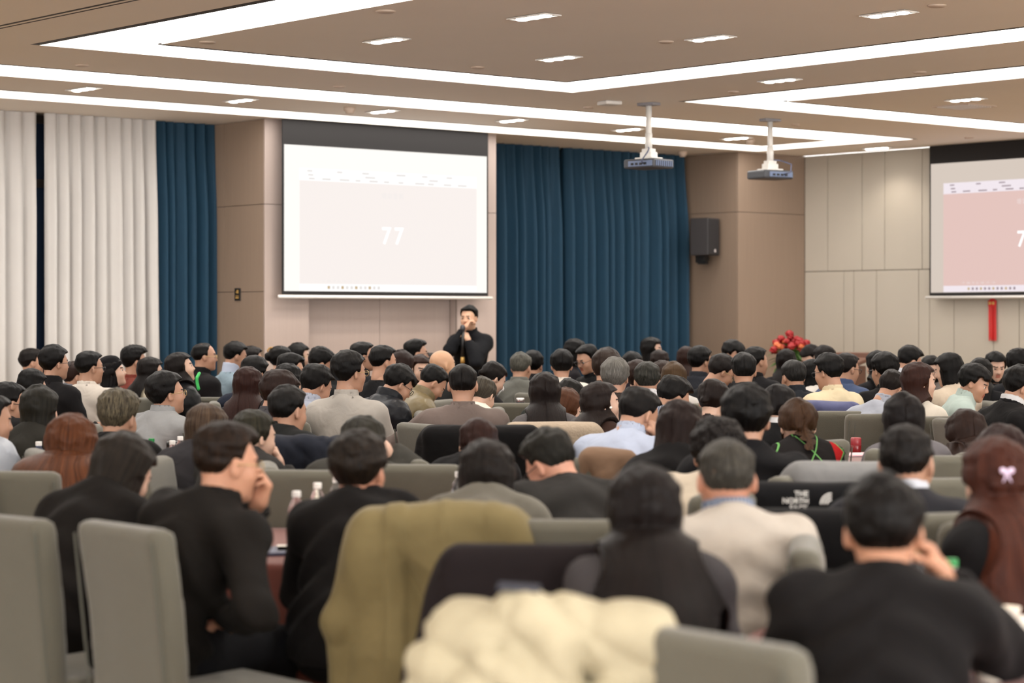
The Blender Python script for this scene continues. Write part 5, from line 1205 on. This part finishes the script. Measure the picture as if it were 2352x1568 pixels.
# --- the speaker
spk = person(1077, 699, 22.6, -150, -158, -2, 'm', 'short', BK, 'sweater', (22, 23, 28), 'standing speaker in black sweater holding a microphone', stand=True, arms=('x', 'x'), tg={1: (-.01, .125, -.10), 0: (-.05, .14, -.22)}, hands=('half', 'half'), legcol=(20, 20, 24), skin=(206, 160, 132))
rt, hc, RH, arm = spk
root = empty('microphone'); tag(root, 'black microphone with gold end held by the standing speaker', 'microphone')
a_ = math.radians(-150)
def l2w(p): return Vector((rt.location.x+p[0]*math.cos(a_)+p[1]*math.sin(a_), rt.location.y-p[0]*math.sin(a_)+p[1]*math.cos(a_), p[2]))
hp = np.array(arm[-1][2])+np.array([.045, .03, .03]); wp_ = l2w(hp); root.location = wp_
bm = bmesh.new(); add_cyl(bm, (0, 0, -.20), (0, 0, .06), .016, .02, n=16); link('handle', bm_mesh('handle', bm, True), root, M_black)
bm = bmesh.new(); add_lathe(bm, [(.02, .06), (.027, .07), (.027, .1), (.018, .12), (.006, .125)], 16); link('head', bm_mesh('head', bm, True), root, mat('mic_mesh', (60, 60, 64), .4, metal=.6))
bm = bmesh.new(); add_cyl(bm, (0, 0, -.26), (0, 0, -.20), .024, .02, n=16); link('end_collar', bm_mesh('end_collar', bm, True), root, Mgold)
# ================================================================== TABLES, THINGS ON THEM, FREE CHAIRS, COATS
def ptable(px, D, label, r, items):
    x0 = (px-CX)/F*D; best = None; pos = [(p[0].location.x, p[0].location.y) for p in PEOPLE]
    its = [((a-CX)/F*b, b) for a, b in items]
    for i in range(-7, 8):
        for k in range(-7, 8):
            x, y = x0+i*.11, D+k*.11
            if any(math.hypot(x-a, y-b) > r-.12 for a, b in its): continue
            c = sum(max(0, r+.2-math.hypot(x-a, y-b)) for a, b in pos)+.05*math.hypot(x-x0, y-D)+sum(max(0, r+q[2]+.3-math.hypot(x-q[0], y-q[1]))*2 for q in TABLES)
            if best is None or c < best[0]: best = (c, x, y)
    if best is None: print('no fit', label); best = (0, x0, D)
    print('table', label[:40], [round(v, 2) for v in best]); return table(0, best[2], label, r=r, x=best[1])
ptable(900, 8.6, 'tablecloth between suited men and the grey herringbone blazer', .85, [(690, 8.0), (1054, 9.0), (773, 8.7), (1201, 8.6)][:3])
table(0, 5.7, 'tablecloth at right edge under paper cups', x=1.50)
ptable(360, 11.4, 'tablecloth beneath the cluster of water bottles at left', .8, [(396, 11.3), (348, 11.5), (414, 11.7)])
ptable(930, 14.5, 'tablecloth with paper stack near black puffer jacket', .75, [(915, 14.0), (963, 14.0)])
ptable(330, 18.9, 'tablecloth in far left block behind grey shirt', .65, [(335, 18.6), (433, 18.7)])
ptable(1165, 17.6, 'tablecloth carrying black flask and red-lidded cup', .6, [(1195, 17.3), (1162, 17.15)])
ptable(1960, 13.5, 'tablecloth with red flask in front of empty chairs', .7, [(1966, 13.9), (2012, 13.8), (1950, 13.6)])
ptable(2262, 16.7, 'tablecloth before the man in mint shirt', .65, [(2278, 16.4), (2299, 16.3)])
ptable(1560, 10.6, 'tablecloth by the man resting on his fist', .6, [(1590, 10.4)])
ptable(1700, 18.6, 'tablecloth in the far right block by column', .6, [])
# foreground chairs
chair_px(0, 1166, 40, 'grey upholstered chair cut off by the left edge, foreground', D=6.9)
chair_px(285, 1192, 50, 'grey chair with whole tall back visible, left foreground', D=6.6)
ck = chair_px(1010, 1204, 2, 'grey upholstered chair under the khaki parka', D=6.75)
chair_px(1290, 1195, 2, 'wide grey chair back between khaki parka and long-haired woman', D=6.75)
cb = chair_px(1232, 1272, 4, 'grey chair beneath the dark brown coat', D=5.75)
cw = chair_px(1262, 1400, 8, 'grey chair hidden under the cream down jacket', D=4.55)
chair_px(1640, 1452, 52, 'empty grey chair in right foreground beside cream jacket', D=4.3)
chair_px(720, 1075, 6, 'grey chair behind the grey-coated woman, left of centre', D=8.95)
chair_px(935, 1057, 4, 'empty grey chair right of the grey-coated woman', D=9.3)
chair_px(10, 1082, 10, 'grey chair at left edge behind copper-haired woman', D=8.9)
chair_px(545, 925, 4, 'grey chair back in front of long reddish-brown hair', D=14.5)
chair_px(466, 892, 6, 'small grey chair back near the green-striped jacket', D=17.2)
chair_px(1190, 889, 2, 'grey chair back left of the long dark hair', D=16.0)
chair_px(1600, 861, 2, 'grey chair back before the charcoal suit', D=18.0)
cbr = chair_px(1750, 862, 2, 'grey chair under the folded brown coat', D=17.4)
chair_px(1866, 872, -10, 'grey chair back under the white top', D=16.8)
ccn = chair_px(1893, 918, -6, 'grey chair under the lilac-blue coat', D=15.2)
chair_px(1950, 946, 8, 'front one of two empty grey chairs behind red flask', D=14.6)
chair_px(2040, 952, -4, 'second empty grey chair behind red flask, farther right', D=14.2)
chair_px(2198, 1037, -6, 'grey chair behind the woman in beige top', D=9.9)
chair_px(2150, 1094, -8, 'grey chair right of the cropped-hair man', D=8.5)
chair_px(2200, 1190, -20, 'grey chair beyond the woman with lavender bow', D=7.0)
cnf = chair_px(1845, 1128, 6, 'grey chair carrying the black fleece-lettered jacket', D=7.9)
cn2 = chair_px(1845, 1190, 10, 'grey chair with black coat right of cream sweater', D=7.05)
chair_px(1846, 1232, 98, 'grey chair edge behind the black-suited foreground man', D=6.1)
csf = chair_px(1400, 1036, 8, 'grey chair with brown wool scarf on it', D=9.7)
cfu = chair_px(1270, 970, 0, 'grey chair under beige fleece coat', D=12.0)
cpf = chair_px(1105, 985, -2, 'grey chair behind the taupe sweater under black coat', D=11.6)
cgf = chair_px(1945, 1045, -10, 'grey chair under grey coat with fleece lining', D=8.7)
cnv = chair_px(700, 1040, 8, 'grey chair under the navy padded coat', D=10.4)
chair_px(2192, 882, -8, 'dark grey chair back behind the mint shirt', D=17.8)
chair_px(2318, 880, -8, 'dark grey chair back near the right edge', D=17.5)
# coats
drape(ck, 'parka', 'suit', (128, 114, 76), 'khaki parka hanging over a chair back in the foreground', zb=.28, wx=.262, th=.085, top=1.035, amp=.03, k=24, flare=.2, h=.011, seed=2, ridges=((-.13, .035, .014), (.02, .02, .006), (.17, .03, .008)))
drape(cb, 'coat', 'suit', (40, 32, 34), 'dark brown coat over chair between parka and cream jacket', zb=.36, wx=.25, th=.07, top=1.02, amp=.012, k=18, flare=.16, seed=4)
cps = [((-.22, -.35, .90), (-.04, -.37, .985), .062, .066), ((-.04, -.37, .985), (.20, -.35, .94), .066, .075), ((.20, -.35, .94), (.255, -.34, .78), .07, .06), ((.03, -.41, .93), (.07, -.42, .70), .045, .05),
       ((-.20, -.37, .87), (-.33, -.36, .79), .042, .022), ((-.13, -.42, .84), (-.22, -.39, .60), .06, .06), ((-.10, -.42, .90), (.0, -.43, .84), .05, .04), ((.15, -.40, .82), (.20, -.40, .6), .07, .08)]
drape(cw, 'down_jacket', 'puffer2', (194, 184, 156), 'cream down jacket heaped over a chair in the foreground', zb=.4, wx=.25, th=.10, top=1.02, amp=.012, k=16, flare=.12, h=.010, caps=cps, seed=5, sleeves=(0, 0))
# black tag on the cream jacket's collar
o = flat('neck_tag', 0, 0, .085, .03, .004, 0, mat('tag_black', (34, 38, 52), .6), 'x', 'x'); del o['category']; del o['label']
o.parent = bpy.data.objects['down_jacket']; _v = max((v.co for v in bpy.data.objects['down_jacket'].data.vertices if abs(v.co.x+.05) < .02), key=lambda c: c.z); o.location = (-.05, _v.y-.012, _v.z-.003); o.rotation_euler = (.35, .05, 0)
drape(cnf, 'jacket', 'suit', (24, 24, 27), 'black jacket with white lettering on chair behind cream sweater', zb=.5, top=1.02, amp=.008, seed=7)
jk = bpy.data.objects['jacket.001'] if False else None
drape(cn2, 'coat', 'suit', (26, 25, 27), 'black coat folded over chair right of the cream sweater', zb=.5, top=1.0, amp=.010, seed=8, wx=.22)
drape(csf, 'scarf', 'suit', (134, 106, 84), 'light brown wool scarf draped over a chair, centre', zb=.55, wx=.13, th=.062, top=1.03, amp=.03, k=42, sleeves=(0, 0), seed=9, cat='scarf')
drape(cfu, 'fleece_coat', 'fur', (188, 170, 148), 'beige fleece coat covering a chair back in the centre', zb=.45, wx=.262, th=.085, top=1.04, amp=.006, seed=10)
drape(cpf, 'coat', 'suit', (24, 22, 23), 'big black coat spread over chair behind taupe sweater', zb=.4, wx=.31, th=.10, top=1.04, amp=.014, k=16, flare=.12, seed=11)
drape(cgf, 'coat', 'suit', (130, 130, 130), 'light grey coat over a chair back at right', zb=.4, wx=.24, th=.085, top=1.04, amp=.010, k=15, flare=.2, seed=12)
drape(cnv, 'padded_coat', 'puffer2', (50, 54, 66), 'navy padded coat crumpled over chair back, left of centre', zb=.6, wx=.26, th=.09, top=1.05, amp=.02, k=24, seed=13)
drape(ccn, 'coat', 'suit', (92, 96, 134), 'lilac-blue coat folded over a chair, right of centre', zb=.92, wx=.24, th=.075, top=1.035, amp=.02, seed=14, sleeves=(0, 0))
drape(cbr, 'coat', 'suit', (96, 72, 64), 'folded brown coat on chair in the far right block', zb=.6, wx=.25, th=.07, top=1.04, amp=.010, seed=15, sleeves=(0, 0))
# lettering on the black jacket
jo = [o for o in bpy.data.objects if o.get('label') == 'black jacket with white lettering on chair behind cream sweater'][0]
Mlt = mat('print_white', (220, 218, 214), .6)
def jl(s, sz, x, z): tag(text_mesh(s, sz, Mlt, jo, Matrix.Translation((x, -.412, z)) @ Matrix.Rotation(math.pi/2+.12, 4, 'X'), ext=.001, bold=.0006), kind='stuff')
jl('THE', .026, -.01, .985); jl('NORTH', .026, -.03, .96); jl('FACE', .026, -.02, .935)
bm = bmesh.new()
for r0, r1 in ((.012, .018), (.023, .029), (.034, .04)):
    pr = None
    for t in np.linspace(0, math.pi/2, 7):
        c_ = (bm.verts.new((.055+r0*math.cos(math.pi-t)+.04, -.409, .95+r0*math.sin(t))), bm.verts.new((.055+r1*math.cos(math.pi-t)+.04, -.409, .95+r1*math.sin(t))))
        if pr: bm.faces.new((pr[0], c_[0], c_[1], pr[1]))
        pr = c_
tag(link('emblem', bm_mesh('emblem', bm), jo, Mlt), kind='stuff')
# bottles
bottle_px(681, 1128, 'water bottle nearest the khaki parka side, left of black suit', D=8.0)
bottle_px(729, 1116, 'second water bottle beside the black-suited man', D=8.4)
bottle_px(773, 1103, 'water bottle right behind the black-suited man shoulder', D=8.7)
bottle_px(1054, 1077, 'water bottle left of the dark brown bob', D=9.0)
bottle_px(1201, 1106, 'water bottle between herringbone blazer and bowed man', D=8.5)
bottle_px(396, 1010, 'front one of two red-marked bottles at left table', D=11.3)
bottle_px(414, 1004, 'rear one of two red-marked bottles at left table', D=11.7)
bottle_px(348, 998, 'green-capped water bottle at the left table', kind='greencap', D=11.5)
bottle_px(89, 1000, 'blue-labelled bottle behind copper-brown hair', kind='blue', D=11.2)
bottle_px(335, 899, 'water bottle standing between white sweater and grey shirt', D=18.6)
bottle_px(433, 920, 'bright green bottle beside the grey shirt', kind='green', D=18.7)
bottle_px(449, 917, 'clear bottle right of the green bottle', D=18.8)
bottle_px(963, 956, 'clear bottle with dark cap before black puffer jacket', D=14.0)
bottle_px(2278, 931, 'left one of two water bottles near right edge', D=16.4)
bottle_px(2299, 930, 'right one of two water bottles near right edge', D=16.3)
bottle_px(2177, 922, 'slim water bottle in front of the mint shirt', D=16.4)
bottle_px(2110, 1290, 'green-capped bottle beyond the foreground man hand', kind='greencap', D=6.05)
bottle_px(2186, 1330, 'green-capped blue-labelled bottle behind the foreground man elbow', kind='greencap', D=5.75)
# cups and papers
def onT(px, D): return (px-CX)/F*D
paper_cup(onT(2309, 5.75), 5.75, 'white paper cup with dark printed mark, right edge')
paper_cup(onT(2274, 5.15), 5.15, 'nearest white paper cup at the right edge', band=False)
paper_cup(onT(738, 8.75), 8.75, 'tall cream paper cup among bottles left of black suit', band=False)
paper_cup(onT(352, 18.4), 18.4, 'small paper cup by the bottle in far left block', band=False)
tumbler(onT(1195, 17.3), 17.3, 'black flask with steel lid before the empty chair', .034, .22, mat('flask_black', (28, 26, 30), .35), mat('steel', (190, 188, 186), .25, metal=.9), .03)
tumbler(onT(1162, 17.15), 17.15, 'white cup with red lid beside the white sweater', .044, .17, mat('cup_ivory', (226, 222, 206), .4), mat('lid_red', (190, 24, 34), .35), .075, True)
tumbler(onT(1966, 13.9), 13.9, 'dark red flask in front of empty chairs', .033, .095, mat('flask_red', (128, 22, 26), .3, coat=.4), mat('lid_pink_red', (150, 52, 58), .3), .05)
tumbler(onT(2012, 13.8), 13.8, 'small pink cup beside the dark red flask', .026, .05, mat('cup_pink', (210, 120, 124), .4), mat('lid_pink', (224, 150, 150), .4), .02)
tumbler(onT(2318, 16.3), 16.3, 'steel mug right of two water bottles', .04, .12, mat('steel', (190, 188, 186), .25, metal=.9), mat('steel', (190, 188, 186), .25, metal=.9), .02)
tumbler(onT(398, 11.75), 11.75, 'black flask behind the bottles at the left table', .036, .19, mat('flask_black', (28, 26, 30), .35), mat('lid_black', (16, 16, 16), .3), .03)
M_pap = mat('white_paper', (236, 230, 222), .8); M_env = mat('kraft_paper', (196, 168, 128), .8); M_pinkp = mat('pink_paper', (226, 190, 196), .8); M_book = mat('notebook_black', (30, 30, 34), .5); M_bookb = mat('notebook_slate', (78, 82, 104), .5)
x0 = onT(915, 14.0)
for i, (m_, lb) in enumerate(((M_book, 'black notebook at bottom of the paper stack'), (M_env, 'kraft envelope on the paper stack near taupe sweater'), (M_pap, 'white paper sheet on the stack near taupe sweater'))):
    flat('notebook' if i == 0 else ('envelope' if i == 1 else 'paper_sheet'), x0+.01*i, 13.95+.015*i, .3-.02*i, .21, .014, .1*i, m_, lb, 'stationery', z=TZ+.015*i)
bm = bmesh.new(); add_cyl(bm, (-.07, 0, .006), (.07, .01, .006), .005, n=8); o = link('marker_pen', bm_mesh('marker_pen', bm), mats=M_black); o.location = (x0, 13.97, TZ+.046); tag(o, 'black marker pen lying on the paper stack', 'pen')
for i, (px, D, m_, lb, rz) in enumerate(((690, 8.0, M_bookb, 'slate notebook on table left of black suit', .3), (728, 8.05, M_pap, 'white papers next to the slate notebook', .1), (990, 8.2, M_pap, 'white sheet sticking up behind khaki parka', .6), (345, 18.5, M_pap, 'white papers in the far left block', .2), (320, 18.3, M_env, 'snack packet in the far left block', .5), (2320, 6.1, M_pap, 'open white notebook at right edge behind paper cup', .15), (2330, 5.55, M_bookb, 'blue-grey paper beside the paper cup at right', .4), (1950, 13.6, M_pinkp, 'pink papers beside the dark red flask', .2), (1590, 10.4, M_pinkp, 'reddish folder in front of curly-haired man', .3), (2310, 16.2, M_env, 'yellow folder beside the steel mug', .2))):
    flat('notebook' if 'notebook' in lb else ('folder' if 'folder' in lb else 'paper_sheet'), onT(px, D), D, .29, .21, .012, rz, m_, lb, 'stationery', z=TZ)
flat('tissue_box', onT(2192, 16.5), 16.5, .16, .11, .16, .2, mat('tissue_teal', (128, 178, 182), .5), 'pale teal carton in front of the mint shirt', 'box')
# lavender bow, claw clip, pearl earring, green stripe: worn by people, so they are their parts
def part_on(lbl, name, me, m, loc, rot=(0, 0, 0)):
    r = [o for o, *_ in PEOPLE if o['label'].startswith(lbl)][0]; o = link(name, me, r, m); o.location = loc; o.rotation_euler = rot; return r, o
def body_point(lbl, off, D_=None):
    """head-centre based placement of a small accessory (local frame of the person)"""
    r = [p for p in PEOPLE if p[4].startswith(lbl)][0]; return r
def hair_back_attach(lbl, name, bm, m, px, py, D):
    r = [p for p in PEOPLE if p[4].startswith(lbl)][0][0]; w_ = P(px, py, D); me = bm_mesh(name, bm, True)
    o = link(name, me, r, m); a = r.rotation_euler.z; M_ = Matrix.Translation(r.location) @ Matrix.Rotation(a, 4, 'Z'); o.matrix_local = M_.inverted() @ Matrix.Translation(w_); return o
bm = bmesh.new()
for s in (-1, 1):
    b2 = bmesh.new(); bmesh.ops.create_uvsphere(b2, u_segments=14, v_segments=8, radius=1, matrix=Matrix.Translation((s*.011, 0, .006)) @ Matrix.Rotation(s*-.5, 4, 'Y') @ Matrix.Diagonal((.011, .008, .009, 1))); merge(bm, b2)
    add_cyl(bm, (0, 0, 0), (s*.012, -.004, -.026), .004, .002, n=8)
b2 = bmesh.new(); bmesh.ops.create_uvsphere(b2, u_segments=10, v_segments=6, radius=.008); merge(bm, b2)
hair_back_attach('woman with long reddish hair tied', 'hair_bow', bm, mat('lavender_ribbon', (206, 186, 210), .5), 2313, 1086, 6.34)
bm = bmesh.new()
for i in range(7):
    a = -1.2+i*.4; add_cyl(bm, (.03*math.sin(a)-.01, -.01, .045*math.cos(a)), (.042*math.sin(a+.35)-.01, -.01, .06*math.cos(a+.35)), .006, n=6)
hair_back_attach('woman with hair clipped up', 'claw_clip', bm, mat('tortoise_clip', (168, 128, 66), .35), 626, 812, 19.12)
bm = bmesh.new(); bmesh.ops.create_uvsphere(bm, u_segments=10, v_segments=8, radius=.0075); hair_back_attach('woman with brown hair and pearl', 'pearl_earring', bm, mat('pearl', (236, 226, 214), .2), 1403, 936, 12.1)
bm = bmesh.new(); pts = [P(458, 857, 16.9), P(452, 868, 16.85), P(453, 880, 16.85), P(456, 893, 16.85)]; b0 = pts[0]
gv, gq = surfnets(lambda Q: np.minimum.reduce([cap(Q, tuple(p-b0), tuple(q-b0), .013) for p, q in zip(pts, pts[1:])]), (-.06, -.08, -.16), (.05, .04, .04), .008)
gm_ = np_mesh('g', gv, gq); bm.from_mesh(gm_)
hair_back_attach('woman with long dark hair and green-striped', 'green_stripe', bm, mat('stripe_green', (46, 168, 78), .5), 458, 857, 16.9)
# cuff buttons of the man with the elbow out
rr = [p for p in PEOPLE if p[4].startswith('man in black suit with elbow out')][0]
print('people', len(PEOPLE), 'chairs', len(CHAIRS), 'script s', round(time.time()-T_START, 1))
_t = {}
for o in bpy.data.objects:
    if o.type == 'MESH' and o.data.name not in _t: _t[o.data.name] = (len(o.data.loops)-2*len(o.data.polygons), o.name.split('.')[0])
_s = {}
for n_, k_ in _t.values(): _s[k_] = _s.get(k_, 0)+n_
print('unique tris', sum(_s.values()), sorted(_s.items(), key=lambda t: -t[1])[:10])
